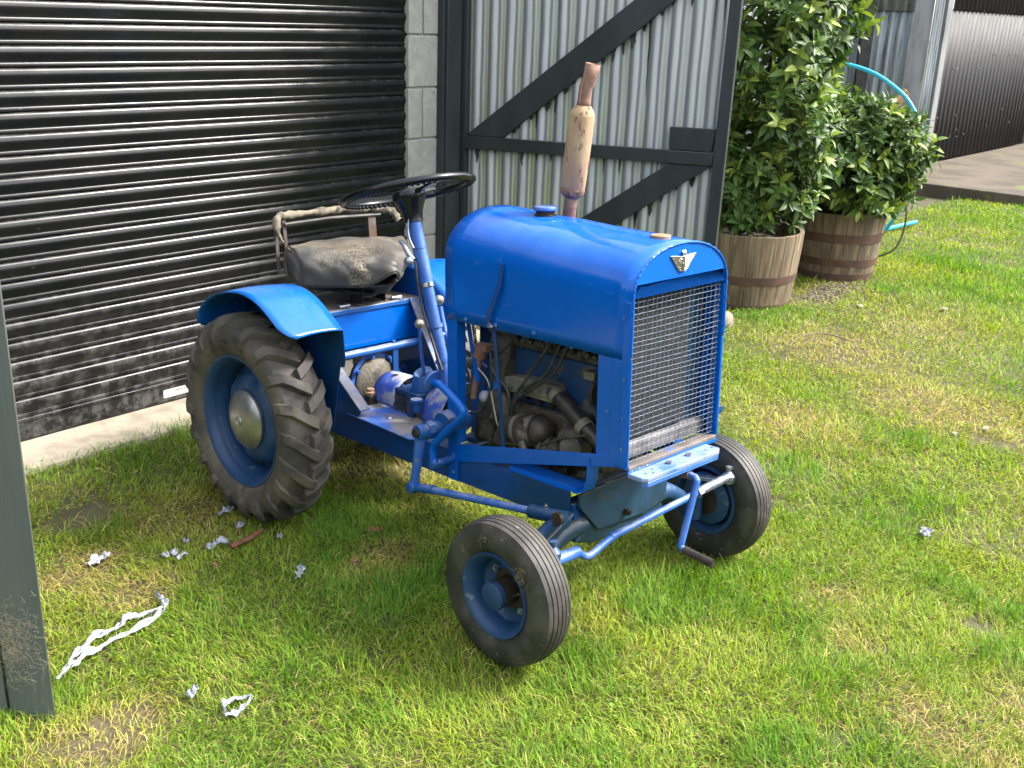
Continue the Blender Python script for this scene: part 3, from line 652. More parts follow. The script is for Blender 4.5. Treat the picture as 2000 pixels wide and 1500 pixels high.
# roof edge for the sky line of the shed and the garage (out of frame, but they shade and reflect)
rf = MB(); rf.box((-3.5 + 0.82, 4.2 - 7, 3.2), (0.06, 23.0 - 7, 3.3)); build("roof", rf, 'shed_trim', shed)
rf = MB(); rf.box((-3.5, -6.3, 2.345), (0.07, 3.2, 2.42)); build("roof", rf, 'shed_trim', wall)

# ------------------------------------------------------------------ half barrels
def barrel(loc, rtop, h, hoops, label, soil_drop):
    t = thing("barrel_planter", label, "barrel planter", loc, group="half barrel planters")
    rb = rtop * 0.86; N = 24
    def rad(z): u = z / h; return rb + (rtop - rb) * (1 - (1 - u) ** 1.5)
    widths = [rnd.uniform(0.8, 1.25) for _ in range(N)]; tot = sum(widths); a = rnd.random()
    for k in range(N):
        da = 2 * math.pi * widths[k] / tot; mb = MB(); nz = 5; na = 3; vs = []
        top = h - 0.004 * rnd.random(); g = 0.0009; out = 0.0015 * rnd.uniform(-1, 1)
        for i in range(nz + 1):
            z = top * i / nz; r = rad(z) + out
            for (rr, rev) in ((r, 0), (r - 0.026, 1)):
                for j in range(na + 1):
                    an = a + g / r + (da - 2 * g / r) * (j if not rev else na - j) / na
                    vs.append((rr * math.cos(an), rr * math.sin(an), z))
        m = 2 * (na + 1); fs = []
        for i in range(nz):
            for j in range(m): fs.append((i * m + j, i * m + (j + 1) % m, (i + 1) * m + (j + 1) % m, (i + 1) * m + j))
        fs.append(tuple(range(m))[::-1]); fs.append(tuple(nz * m + j for j in range(m)))
        mb.add(vs, fs); build("stave", mb, 'stave', t, smooth=30, bevel=0.0015); a += da
    for (z0, z1) in hoops:
        mb = MB()
        mb.lathe([(rad(z0) - 0.002, z0), (rad(z0) + 0.0035, z0), (rad(z1) + 0.0035, z1), (rad(z1) - 0.002, z1)], (0, 0, 0), (0, 0, 1), 64)
        build("hoop", mb, 'hoop', t)
    mb = MB()
    mb.grid(lambda u, v: ((rtop - 0.028) * v * math.cos(2 * math.pi * u), (rtop - 0.028) * v * math.sin(2 * math.pi * u), h - soil_drop + 0.02 * (float(vnoise(np.array([math.cos(2 * math.pi * u) * v * 5]), np.array([math.sin(2 * math.pi * u) * v * 5]), 2)[0]) - .5)), 40, 8)
    build("soil", mb, 'compost', t, fix=False)
    return t
TUB1 = (0.74, 3.45); TUB2 = (0.80, 4.60)
barrel((TUB1[0], TUB1[1], gz(*TUB1) - 0.01), 0.335, 0.47, ((0.0, 0.05), (0.175, 0.225)), "pale half barrel planter nearer the gate holding the tall bay shrub", 0.08)
barrel((TUB2[0], TUB2[1], gz(*TUB2) - 0.01), 0.315, 0.47, ((0.0, 0.065), (0.115, 0.165), (0.275, 0.335)), "darker three-hooped half barrel planter farther from the gate under the round bay shrub", 0.05)

# ------------------------------------------------------------------ bay shrubs
def leaf_mesh(seed, L_=0.084, W=0.034):
    r = random.Random(seed); mb = MB(); n = 5; vs = []
    bend = r.uniform(0.1, 0.5); fold = r.uniform(0.15, 0.45)
    for i in range(n + 1):
        t = i / n; w = W * 0.5 * math.sin(math.pi * (t ** 0.85)) ** 0.8 if 0 < t < 1 else 0.0008
        x = L_ * t; z = -bend * L_ * t * t
        vs += [(x, -w, z + fold * w), (x, 0, z), (x, w, z + fold * w)]
    fs = []
    for i in range(n):
        for j in range(2): fs.append((3 * i + j, 3 * i + j + 1, 3 * i + 3 + j + 1, 3 * i + 3 + j))
    return vs, fs
LEAVES = [leaf_mesh(k) for k in range(6)]
TINTS = [(0.044, 0.088, 0.020), (0.070, 0.130, 0.026), (0.100, 0.165, 0.032), (0.056, 0.102, 0.028), (0.165, 0.230, 0.036), (0.240, 0.300, 0.050)]
def tint_mesh(me, cols_per_vert):
    a = me.attributes.new("tint", 'FLOAT_COLOR', 'POINT'); a.data.foreach_set("color", np.asarray(cols_per_vert, np.float32).ravel())
LEAF_ME = []
for k, (vs, fs) in enumerate(LEAVES):
    for q, c in enumerate(TINTS):
        me = bpy.data.meshes.new("leaf"); me.from_pydata(vs, [], fs); me.materials.append(MT['leaf']); me.shade_smooth()
        tint_mesh(me, [c + (1,)] * len(vs)); LEAF_ME.append((k, q, me))

def shrub(label, base, stems, shoot_fn, n_shoots, seed, hang=0.0, lsc=1.0):
    r = random.Random(seed)
    t = thing("bay_shrub", label, "shrub", base)
    b = Vector(base)
    for st in stems:
        mb = MB(); P = crom([Vector(p) for p in st], 5); mb.tube(P, [0.020 * (1 - 0.75 * i / (len(P) - 1)) + 0.003 for i in range(len(P))], 8); build("stem", mb, 'bark', t)
    tw = MB(); leaves = []
    for s in range(n_shoots):
        p, out = shoot_fn(r); out = out.normalized()
        d = (out * 0.8 + Vector((r.gauss(0, .35), r.gauss(0, .35), 0.45 - hang + r.gauss(0, .3)))).normalized()
        ln = r.uniform(0.05, 0.12)
        tw.tube([p - d * 0.10, p + d * ln], [0.0025, 0.0012], 4, caps=False)
        young = r.random() < 0.30
        nl = r.randint(7, 11)
        side = d.cross(Vector((0, 0, 1)));
        if side.length < .1: side = Vector((1, 0, 0))
        side.normalize(); w = d.cross(side)
        for i in range(nl):
            f = i / nl; az = 2.4 * i + r.random()
            rad = side * math.cos(az) + w * math.sin(az)
            op = 0.25 + 0.75 * (1 - f) + 0.15 * r.random()
            ld = (d * (1 - op * 0.72) + rad * op).normalized()
            pos = p + d * (ln * f)
            nrm = (d - ld * d.dot(ld) + Vector((0, 0, 0.35)) + Vector((r.gauss(0, .2), r.gauss(0, .2), 0)))
            nrm = (nrm - ld * nrm.dot(ld)).normalized(); y = nrm.cross(ld)
            sc = lsc * r.uniform(0.75, 1.25) * (0.8 if f > .75 else 1.0)
            q = r.choice([4, 5, 4, 2]) if (young and f > 0.35) else r.choice([0, 0, 1, 1, 2, 3])
            M = Matrix(((ld.x, y.x, nrm.x, pos.x), (ld.y, y.y, nrm.y, pos.y), (ld.z, y.z, nrm.z, pos.z), (0, 0, 0, 1))) @ Matrix.Scale(sc, 4)
            leaves.append((M, r.randrange(6), q))
    build("twig", tw, 'bark', t, fix=False)['kind'] = 'stuff'
    camd = (CAM - b).normalized()
    def key(l):
        p = l[0].translation; return -(p.dot(camd)) + 0.25 * r.random()
    leaves.sort(key=key)
    single, rest = leaves[:300], leaves[300:]
    lut = {(k, q): me for k, q, me in LEAF_ME}
    for (M, k, q) in single:
        o = bpy.data.objects.new("leaf", lut[(k, q)]); COL.objects.link(o); o.parent = t; o.matrix_local = M
    V = []; F = []; C_ = []; off = 0
    for (M, k, q) in rest:
        vs, fs = LEAVES[k]; A = np.array(M)[:3]
        v = np.c_[np.array(vs), np.ones(len(vs))] @ A.T
        V.append(v); F += [tuple(i + off for i in f) for f in fs]; off += len(vs)
        jit = r.uniform(0.8, 1.2); c = TINTS[q]; C_ += [(c[0] * jit, c[1] * jit, c[2] * jit, 1)] * len(vs)
    me = bpy.data.meshes.new("foliage"); me.from_pydata(np.concatenate(V).tolist(), [], F); me.materials.append(MT['leaf']); me.shade_smooth()
    tint_mesh(me, C_); o = bpy.data.objects.new("foliage", me); COL.objects.link(o); o.parent = t; o['kind'] = 'stuff'
    return t
B1 = (TUB1[0], TUB1[1], gz(*TUB1) + 0.38)
def shoot1(r):
    z = r.uniform(0.10, 1.95); a = r.random() * 2 * math.pi
    prof_r = 0.17 + 0.20 * sstep(0.05, 0.75, z) + 0.03 * math.sin(z * 6)
    lump = 1 + 0.20 * math.sin(3 * a + z * 4.1) + 0.12 * math.sin(7 * a - z * 7)
    rr = prof_r * lump * (1 - 0.62 * r.random() ** 2.2)
    out = Vector((math.cos(a), math.sin(a), 0.15))
    return Vector((rr * math.cos(a) + 0.03, rr * math.sin(a), z)), out
shrub("tall upright bay shrub growing in the half barrel beside the gate", B1, [[(-.03, -.05, 0), (-.05, -.04, .3), (0, 0, .7), (.05, .02, 1.5)], [(-.03, -.05, .02), (-.12, -.06, .35), (-.15, -.02, .9)], [(-.02, -.04, .05), (.08, 0, .4), (.16, .04, 1.1)]], shoot1, 860, 11)
B2 = (TUB2[0], TUB2[1], gz(*TUB2) + 0.41)
def shoot2(r):
    while True:
        v = Vector((r.gauss(0, 1), r.gauss(0, 1), r.gauss(0, 1))).normalized()
        if v.z > -0.75: break
    lump = 1 + 0.13 * math.sin(4 * math.atan2(v.y, v.x) + 3 * v.z) + 0.10 * math.sin(7 * v.x + 5 * v.z)
    k = lump * (1 - 0.5 * r.random() ** 2.5)
    kr = 0.43 + 0.05 * max(0, -v.z)
    p = Vector((v.x * kr * k - 0.015, v.y * kr * k, 0.37 + v.z * 0.36 * k))
    if p.z < 0.02: p.z = 0.02 + 0.05 * r.random()
    return p, v
shrub("low round bay shrub spreading over the rim of the farther half barrel", B2, [[(0, 0, 0), (.02, 0, .25), (.08, .03, .6)], [(0, .02, 0), (-.1, .05, .3), (-.2, .1, .55)], [(.02, 0, 0), (.15, -.05, .25), (.3, -.1, .5)]], shoot2, 680, 23, hang=0.1)
def weed(name, label, base, n, seed, L_=0.11, W=0.03, q=(4, 5, 2)):
    r = random.Random(seed); t = thing(name, label, "weed", base)
    vs, fs = leaf_mesh(seed, L_, W)
    for i in range(n):
        me = bpy.data.meshes.new("leaf"); me.from_pydata(vs, [], fs); me.materials.append(MT['leaf']); me.shade_smooth(); tint_mesh(me, [TINTS[r.choice(q)] + (1,)] * len(vs))
        o = bpy.data.objects.new("leaf", me); COL.objects.link(o); o.parent = t
        o.rotation_euler = (r.gauss(0, .2), -r.uniform(0.3, 1.2), i * 2.4 + r.random()); o.scale = [r.uniform(.6, 1.1)] * 3
weed("broad_leaf_weed", "bright green weed sprouting on the soil inside the paler barrel's rim", (TUB1[0] + .13, TUB1[1] - .13, gz(*TUB1) + 0.39), 14, 5)

# ------------------------------------------------------------------ hose, planks, pipe behind the tubs
mb = MB(); P = crom([(-0.40, 6.35, 0.95), (-0.30, 6.30, 1.20), (-0.11, 6.20, 1.302), (0.06, 6.20, 1.295), (0.255, 6.20, 1.242), (0.43, 6.20, 1.15), (0.56, 6.20, 1.047), (0.68, 6.20, 0.87), (0.72, 6.20, 0.71), (0.70, 6.22, 0.5), (0.62, 6.24, 0.25), (0.50, 6.26, 0.02)], 6)
mb.tube(P, 0.0165, 12); o = build("water_hose", mb, 'hose', smooth=60); tag(o, "turquoise plastic water pipe arching up behind the round shrub", "hose")
mb = MB(); mb.tube([(0.425, 6.00, gz(.43, 6) + .035), (0.525, 6.86, gz(.5, 6.8) + .05)], 0.017, 12); tag(build("pipe_offcut", mb, 'hose'), "straight turquoise pipe end lying on the grass right of the tubs", "pipe")
mb = MB(); mb.tube(crom([(1.05, 5.02, 0.55), (1.09, 5.06, 0.40), (1.085, 5.08, 0.25), (1.05, 5.06, 0.12), (0.95, 5.04, 0.05)], 6), 0.0085, 8); tag(build("garden_hose", mb, 'hose_green'), "olive green garden hose hanging down beside the farther tub", "hose")
mb = MB(); mb.bar((-0.20, 7.0, 0.55), (0.08, 7.36, 1.06), 0.10, 0.035, (1, 0, 0)); tag(build("timber_plank", mb, 'plank', bevel=0.004), "split brown timber leaning behind the round shrub under the turquoise pipe", "plank")
mb = MB(); mb.bar((-0.16, 7.3, 0.10), (0.03, 7.42, 0.86), 0.17, 0.02, (1, -.6, 0)); tag(build("pale_board", mb, 'plank_pale', bevel=0.003), "pale board standing behind the shrub just inside the pipe's curve", "board")
# pale stone by the gate and gravel at the foot of the tubs
def rock(loc, s, seed):
    r = random.Random(seed); mb = MB(); mb.sphere((0, 0, 0), 1, 7)
    ph = [r.random() * 6 for _ in range(6)]
    mb.v = [tuple(Vector(v) * (1 + .16 * math.sin(3 * v[0] + ph[0]) + .13 * math.sin(4 * v[1] + ph[1]) + .1 * math.sin(5 * v[2] + ph[2]))) for v in mb.v]
    mb.v = [(max(-.82, min(.82, v[0])) * s[0], max(-.82, min(.82, v[1])) * s[1], max(-.85, min(.85, v[2])) * s[2]) for v in mb.v]
    o = build("stone", mb, 'stone', smooth=50); o.location = loc; return o
tag(rock((0.985, 2.83, -0.02), (0.06, 0.07, 0.085), 3), "squarish pale stone standing on the grass between tractor grille and planter", "stone")
for (px, py, s_, lab_) in ((2.60, 2.30, .028, "white stone lying in the dry grass, largest of the pale stones at the right edge"), (2.52, 2.14, .02, "small pale stone just left of the largest white stone on the dry grass"), (1.34, 3.86, .03, "flat pale stone in the bald grass right of the barrel planters"), (1.72, 4.25, .03, "pale stone on the grass well beyond the tubs, by the worn patch")):
    tag(rock((px, py, gz(px, py) + .008), (s_ * .75, s_, s_ * .5), int(px * 100)), lab_, "stone")
mb = MB(); r_ = random.Random(4)
for k in range(520):
    x = 1.02 + r_.gauss(0.06, 0.10); y = r_.uniform(3.75, 4.5); s_ = r_.uniform(.004, .011)
    if (x - TUB1[0]) ** 2 + (y - TUB1[1]) ** 2 < .30 ** 2 or (x - TUB2[0]) ** 2 + (y - TUB2[1]) ** 2 < .28 ** 2: continue
    q = Matrix.Rotation(r_.random() * 6, 3, Vector((r_.random() + .1, r_.random(), r_.random())))
    pts = [q @ Vector(v) * s_ * r_.uniform(.7, 1.3) + Vector((x, y, gz(x, y) + s_ * .5)) for v in ((1, 0, 0), (-1, 0, 0), (0, 1, 0), (0, -1, 0), (0, 0, .8), (0, 0, -.8))]
    mb.add(pts, [(0, 2, 4), (2, 1, 4), (1, 3, 4), (3, 0, 4), (2, 0, 5), (1, 2, 5), (3, 1, 5), (0, 3, 5)])
stuff(build("gravel", mb, 'stone', fix=False))

# ====================================================================== the tractor (local: x forward, y to the driver's left, z up)
TR = thing("small_tractor", "small blue home-built tractor with wire mesh grille parked on the lawn", "tractor", (1.15, 0.085, 0.0), (R(-1.2), R(-3.5), R(-4.2)))
def part(name, mb, mat, parent=None, **k): return build(name, mb, mat, parent or TR, **k)
HW, HB, HR, HF = 0.205, 0.690, 0.588, 1.300     # hood half width, lower edge, rear and front
def arch(x, n=28, inset=0.0):
    t = (x - HR) / (HF - HR); zs = 0.875 + (0.846 - 0.875) * t; h = 0.135 + (0.128 - 0.135) * t
    P = []
    for i in range(n + 1):
        a = math.pi * i / n; c, s = math.cos(a), math.sin(a)
        P.append((-(HW - inset) * (abs(c) ** 0.92) * (1 if c > 0 else -1), zs + (h - inset) * abs(s) ** 0.92))
    return P
# hood sheet
mb = MB(); xs = [HR + (HF - HR) * i / 14 for i in range(15)]; prof_ = []
for x in xs:
    A = arch(x); w = 0.0012 * math.sin(x * 23)
    zl = [HB + (A[0][1] - HB) * k / 5 for k in range(5)]
    prof_.append([(x, -HW - 0.0010 * math.sin(9 * x + 3 * z), z) for z in zl] + [(x, y, z + w * (1 - abs(y) / HW)) for y, z in A] + [(x, HW, z) for z in reversed(zl)])
m_ = len(prof_[0]); mb.add([p for row in prof_ for p in row], [(i * m_ + j, i * m_ + j + 1, (i + 1) * m_ + j + 1, (i + 1) * m_ + j) for i in range(14) for j in range(m_ - 1)])
hood = part("hood", mb, 'blue', smooth=50, solid=0.002, fix=False)
# rear closing plate of the hood (fuel tank end)
A = arch(HR); mb = MB(); mb.prism([(HR + 0.004, y, z) for y, z in [(-HW + .003, HB + .1)] + [(y * .985, z - .003) for y, z in A] + [(HW - .003, HB + .1)]], (0.003, 0, 0)); part("tank_end", mb, 'blue', hood, smooth=30)
# radiator shell: front side panels, front plate with arch, bottom tray
for s in (-1, 1):
    mb = MB(); mb.prism([(1.190, s * HW, 0.418), (1.205, s * HW, 0.397), (HF, s * HW, 0.392), (HF, s * HW, HB - .001), (1.190, s * HW, HB - .001)], (0, -s * 0.003, 0)); part("side_panel", mb, 'blue', bevel=0.001)
    mb = MB(); mb.box((1.243, s * HW - 0.0012 + (0.0002 if s > 0 else 0) - (0.002 if s < 0 else 0), 0.40), (HF, s * HW + 0.001 + (0.002 if s > 0 else 0), HB - 0.002)); part("edge_strip", mb, 'blue', bevel=0.001)
GZ0, GZ1, GY = 0.402, 0.884, 0.194
A = arch(HF); mb = MB()
mb.prism([(HF - 0.004, -GY - .006, GZ1)] + [(HF - 0.004, y * .99, z - 0.002) for y, z in A if z > 0.858] + [(HF - 0.004, GY + .006, GZ1)], (0.003, 0, 0))
fp = part("front_plate", mb, 'blue', bevel=0.0008)
for s in (-1, 1):
    mb = MB(); mb.box((HF - 0.026, s * 0.2045 - .0055, 0.394), (HF - 0.0005, s * 0.2045 + .0005 - (0.0 if s > 0 else 0.0), 0.842)); part("grille_edge", mb, 'blue', bevel=0.002)
mb = MB(); mb.box((HF - 0.034, -0.1985, 0.388), (HF + 0.0015, 0.1985, 0.399)); part("grille_sill", mb, 'box_top', bevel=0.002)
mb = MB(); mb.box((HF - 0.004, -0.202, 0.378), (HF + 0.0025, 0.202, 0.3875)); part("sill_lip", mb, 'blue', bevel=0.001)
# lumpy weld bead along the front edge of the hood
mb = MB(); P = [(HF, -HW, 0.70 + 0.03 * k) for k in range(5)] + [(HF, y, z) for y, z in A] + [(HF, HW, 0.82 - 0.03 * k) for k in range(5)]
P = [(p[0] + 0.0006 * rnd.uniform(-1, 1), p[1], p[2]) for p in crom(P, 4)]
mb.tube(P, [0.0032 + 0.0011 * rnd.uniform(-1, 1) for _ in P], 6); part("weld_bead", mb, 'blue', hood, smooth=60)
mb = MB(); P = [(HF, -HW, 0.40 + 0.29 * k / 30) for k in range(31)]; mb.tube(P, [0.0026 + 0.001 * rnd.random() for _ in P], 6); part("weld_bead", mb, 'blue', smooth=60)
# radiator core and tank behind the mesh
mb = MB(); mb.box((1.215, -0.185, 0.455), (1.252, 0.105, 0.868))
rad = part("radiator", mb, 'core')
mb = MB(); mb.box((1.218, 0.112, 0.43), (1.236, 0.196, 0.872)); part("radiator_side", mb, 'blue_teal', rad)
mb = MB(); mb.box((1.215, -0.19, 0.402), (1.262, 0.19, 0.447)); part("bottom_tank", mb, 'tank', rad, bevel=0.008)
mb = MB(); mb.box((1.215, -0.19, 0.872), (1.262, 0.19, 0.90)); part("top_tank", mb, 'core', rad, bevel=0.006)
for nm_, P0, P1 in (("side_frame", (HF - .024, -.199, .402), (HF - .020, -.181, .884)), ("side_frame", (HF - .024, .181, .402), (HF - .020, .199, .884)), ("top_frame", (HF - .020, -.18, .875), (HF - .015, .18, .8835))):
    mb = MB(); mb.box(P0, P1); part(nm_, mb, 'blue' if nm_ == 'top_frame' else 'blue_rim', rad, bevel=.001)
# woven wire grille, every wire a piece
gr = thing("grille", "", ""); del gr['label']; del gr['category']; gr.parent = TR
NY, NZ = 20, 33
for i in range(NZ):
    z = GZ0 + 0.006 + (GZ1 - GZ0 - 0.007) * i / (NZ - 1); ph = i % 2; P = []
    b0 = rnd.uniform(-1, 1) * 0.0015
    for k in range(NY * 2 + 1):
        y = -GY + 2 * GY * k / (NY * 2)
        P.append((HF - 0.011 + 0.0016 * math.cos(math.pi * (k + ph)), y, z + 0.003 * math.sin(y * 9 + i * .23) * math.sin(math.pi * i / NZ) + b0))
    mb = MB(); mb.tube(P, 0.00075, 4, caps=False); part("wire", mb, 'wire', gr, smooth=180, fix=False)
for j in range(NY):
    y = -GY + 0.005 + (2 * GY - 0.010) * j / (NY - 1); ph = j % 2; P = []
    b0 = rnd.uniform(-1, 1) * 0.0015
    for k in range(NZ * 2 - 1):
        z = GZ0 + 0.006 + (GZ1 - GZ0 - 0.007) * k / (NZ * 2 - 2)
        P.append((HF - 0.011 - 0.0016 * math.cos(math.pi * (k / 1.0 + ph)), y + 0.003 * math.sin(z * 11 + j * .3) * math.sin(math.pi * j / NY) + b0, z))
    mb = MB(); mb.tube(P, 0.00080, 4, caps=False); part("wire", mb, 'wire', gr, smooth=180, fix=False)
# winged badge on the front plate
bd = MB(); bx = HF + 0.0005; cy, cz = -0.005, 0.0
def bpt(y, z): return (bx, cy + y, z)
wing = []
outl = [(-.055, .9455), (-.018, .9415), (0, .9405), (.018, .9415), (.055, .9435), (.049, .935), (.044, .934), (.043, .928), (.037, .927), (.036, .921), (.031, .921), (.031, .915), (.026, .914), (.025, .909), (.020, .908), (.018, .902), (.011, .903), (.009, .897), (0, .902), (-.009, .897), (-.011, .903), (-.018, .902), (-.020, .908), (-.025, .909), (-.026, .914), (-.031, .915), (-.031, .921), (-.036, .921), (-.037, .927), (-.043, .928), (-.044, .934), (-.049, .936)]
bd.prism([bpt(y, z) for y, z in outl], (0.003, 0, 0))
badge = part("badge", bd, 'chrome', fp, bevel=0.0006)
b2 = MB()
for s in (-1, 1):
    for k in range(7):
        z = .943 - .0063 * k; y1 = .052 - .0062 * k
        b2.tube([(bx + .0032, cy + s * .004, z - .006), (bx + .0045, cy + s * y1 * .6, z - .002), (bx + .0032, cy + s * y1, z)], [0.0014, 0.0017, 0.0008], 5)
b2.tube([(bx + .004, cy, .902), (bx + .005, cy, .92), (bx + .005, cy, .938)], [0.003, 0.0035, 0.003], 6)
b2.sphere((bx + .004, cy, .948), 0.0065, 6); b2.tube([(bx + .004, cy - .009, .952), (bx + .004, cy, .955), (bx + .004, cy + .009, .952)], [.001, .0022, .001], 5)
for k in range(5): b2.sphere((bx + .004, cy + rnd.uniform(-.018, .018), .912 + .005 * k), 0.0028, 4)
for o_ in (build("relief", b2, 'chrome', TR),): o_['kind'] = 'stuff'
# bolts on hood and panels
for (x, z) in ((0.678, .703), (0.804, .704), (0.957, .707), (1.277, .799), (1.283, .533), (1.283, .64), (1.228, .54), (1.283, .45)):
    mb = MB(); mb.nut((x, -HW - 0.001, z), (0, -1, 0), 0.006, 0.004); part("bolt", mb, 'bolt_blue')
# caps
mb = MB(); c = (0.798, 0.0, 0.998); mb.lathe([(0.001, -.01), (.034, -.01), (.034, .004), (.028, .006), (.028, .018), (.001, .018)], c, (0, 0, 1), 28); fn_ = part("filler_neck", mb, 'greasy', hood, smooth=40)
mb = MB(); mb.lathe([(.001, .017), (.033, .017), (.0355, .019), (.0355, .026), (.033, .029), (.024, .030), (.001, .030)], c, (0, 0, 1), 28); part("fuel_cap", mb, 'blue_light', hood, smooth=40)
c = (1.221, 0.0, 0.968); mb = MB(); mb.lathe([(.001, -.004), (.027, -.004), (.0275, .000), (.0275, .0175), (.026, .019), (.001, .019)], c, (0, 0, 1), 28); part("radiator_cap", mb, 'copper', hood, smooth=40)
# hood prop: flat strip bent over the side
mb = MB(); P = [(0.834, -.2125, .886), (0.833, -.213, .86), (0.828, -.218, .82), (0.806, -.222, .765), (0.785, -.220, .725), (0.782, -.216, .695)]
for p, q in zip(P[:-1], P[1:]): mb.bar(p, q, 0.0022, 0.0155, (1, 0, 0.25))
part("hood_catch", mb, 'blue_dark', smooth=60)
mb = MB(); mb.tube([(0.792, -.213, .700), (.792, -.222, .704)], .008, 6); mb.tube([(0.800, -.213, .694), (.806, -.226, .704)], .004, 6); part("catch_bolt", mb, 'steel')
mb = MB(); mb.bar((0.786, -.196, .685), (0.828, -.196, .335), 0.006, 0.012, (1, 0, 0)); part("strut", mb, 'blue_dark', bevel=0.001)

# frame uprights and slanting lower bars
for s in (-1, 1):
    mb = MB(); y0 = s * (HW + .002); mb.box((0.592, min(y0, y0 - s * .004), 0.178), (0.636, max(y0, y0 - s * .004), HB - .001)); up = part("upright", mb, 'blue', bevel=0.001)
    mb = MB(); mb.box((0.632, min(s * (HW - .003), s * (HW - .035)), 0.30), (0.6355, max(s * (HW - .003), s * (HW - .035)), HB - .002)); part("flange", mb, 'blue', up)
    mb = MB(); mb.prism([(0.637, y0, 0.300), (1.262, y0, 0.426), (1.262, y0, 0.392), (0.637, y0, 0.243)], (0, -s * .005, 0)); part("lower_bar", mb, 'blue', bevel=0.0012)
    for z in (0.262, 0.205):
        mb = MB(); mb.nut((0.618, s * (HW + .002), z), (0, s, 0), 0.006, 0.004); part("bolt", mb, 'bolt_blue')
    # chassis rails (angle: web, top flange) and the bright lip at the front
    mb = MB(); ya, yb = s * .2005, s * .1945; mb.box((-0.30, min(ya, yb), 0.176), (1.096, max(ya, yb), 0.272)); rail = part("chassis_rail", mb, 'blue_dark', bevel=0.0015)
    mb = MB(); mb.box((-0.30, min(s * .194, s * .140), 0.262), (0.85, max(s * .194, s * .140), 0.2715)); part("flange", mb, 'blue_dark', rail)
    mb = MB(); mb.prism([(0.855, s * .203, .274), (1.098, s * .203, .274), (1.12, s * .199, .2885), (0.857, s * .199, .2885)], (0, -s * .058, 0)); part("rail_lip", mb, 'blue', rail, bevel=0.001)
    mb = MB(); P = [(1.098, s * .19, .285), (1.13, s * .19, .283), (1.155, s * .19, .295), (1.168, s * .19, .33), (1.172, s * .19, .392)]
    for p, q in zip(P[:-1], P[1:]): mb.bar(p, q, 0.045, 0.006, (-.2, 0, 1) if abs(p[2] - q[2]) < .02 else (-1, 0, .3))
    part("radiator_bracket", mb, 'blue', smooth=60)
for x in (-0.25, 0.50, 1.06):
    mb = MB(); mb.box((x, -.194, .185), (x + .05, .194, .235)); part("cross_member", mb, 'blue_dark', bevel=0.002)
# side bracket on the far side of the radiator
mb = MB(); mb.prism([(1.27, .206, .44), (1.27, .262, .445), (1.27, .268, .455), (1.27, .262, .467), (1.27, .206, .468)], (0.005, 0, 0)); part("lug", mb, 'blue_dark', bevel=0.001)
# bumper plate
mb = MB(); mb.prism([(1.302, -.205, .371), (1.349, -.205, .371), (1.360, -.190, .371), (1.362, .128, .371), (1.350, .146, .371), (1.302, .146, .371)], (0, 0, .0135)); bp_ = part("bumper_plate", mb, 'plate', bevel=0.003)
mb = MB(); mb.prism([(1.346, -.200, .356), (1.359, -.188, .356), (1.361, .126, .356), (1.352, .140, .356)], (0, 0, .0145)); part("plate_edge", mb, 'blue_light', bp_, bevel=0.002)
for (x, y) in ((1.33, -.062), (1.33, .028)):
    mb = MB(); mb.tube([(x, y, .384), (x, y, .391)], .0095, 6); part("bolt", mb, 'steel', bp_)
for (x, y) in ((1.335, -.17), (1.345, -.15), (1.335, .10), (1.335, .13), (1.325, -.13)):
    mb = MB(); mb.tube([(x, y, .3845), (x, y, .3852)], .003, 8); part("hole", mb, 'shadow_void', bp_)

# ---------------------------------------------------------------------- front axle
mb = MB(); Q = [(-.197, .272), (.03, .277), (.208, .272), (.204, .150), (.10, .133), (-.112, .143), (-.195, .234)]
mb.prism([(1.122, y, z) for y, z in Q], (0.010, 0, 0)); ax = part("axle_plate", mb, 'blue_teal', bevel=0.002)
mb = MB(); mb.box((1.04, -.197, .2735), (1.1215, .205, .281)); part("plate_top", mb, 'blue_teal', ax, bevel=0.002)
mb = MB(); mb.tube([(1.132, .007, .166), (1.146, .007, .166)], .011, 6); mb.tube([(1.146, .007, .166), (1.153, .007, .166)], .006, 8); part("pivot_bolt", mb, 'greasy', ax)
mb = MB(); mb.prism([(1.085, -.20, .125), (1.085, -.115, .185), (1.085, .16, .185), (1.085, .21, .12), (1.085, .12, .10), (1.085, -.12, .10)], (0.036, 0, 0)); part("axle_beam", mb, 'blue_teal', bevel=0.006)
for s in (-1, 1):
    mb = MB(); mb.tube(crom([(1.10, s * .15, .165), (1.10, s * .24, .155), (1.105, s * .31, .115), (1.115, s * .375, .085)], 5), [.030] * 6 + [.028] * 5 + [.024] * 5, 14); part("axle_tube", mb, 'blue_teal' if s < 0 else 'blue_rim', smooth=60)
    mb = MB(); mb.tube([(1.115, s * .385, .03), (1.12, s * .385, .165)], .021, 14); mb.tube([(1.12, s * .385, .165), (1.12, s * .385, .178)], .013, 8); part("king_pin", mb, 'blue_rim', smooth=40)
    mb = MB(); mb.prism([(1.10, s * .365, .158), (1.215, s * .385, .172), (1.235, s * .395, .174), (1.235, s * .42, .174), (1.205, s * .415, .172), (1.10, s * .405, .158)], (0, 0, .013)); part("steering_arm", mb, 'blue_rim' if s < 0 else 'steel', bevel=0.003)
    mb = MB(); mb.lathe([(.001, -.018), (.018, -.018), (.022, -.008), (.022, .006), (.012, .016), (.008, .020), (.008, .026), (.0105, .026), (.0105, .036), (.001, .038)], (1.222, s * .402, .192), (0, 0, 1), 16); part("ball_joint", mb, 'blue_rim' if s < 0 else 'steel', smooth=40)
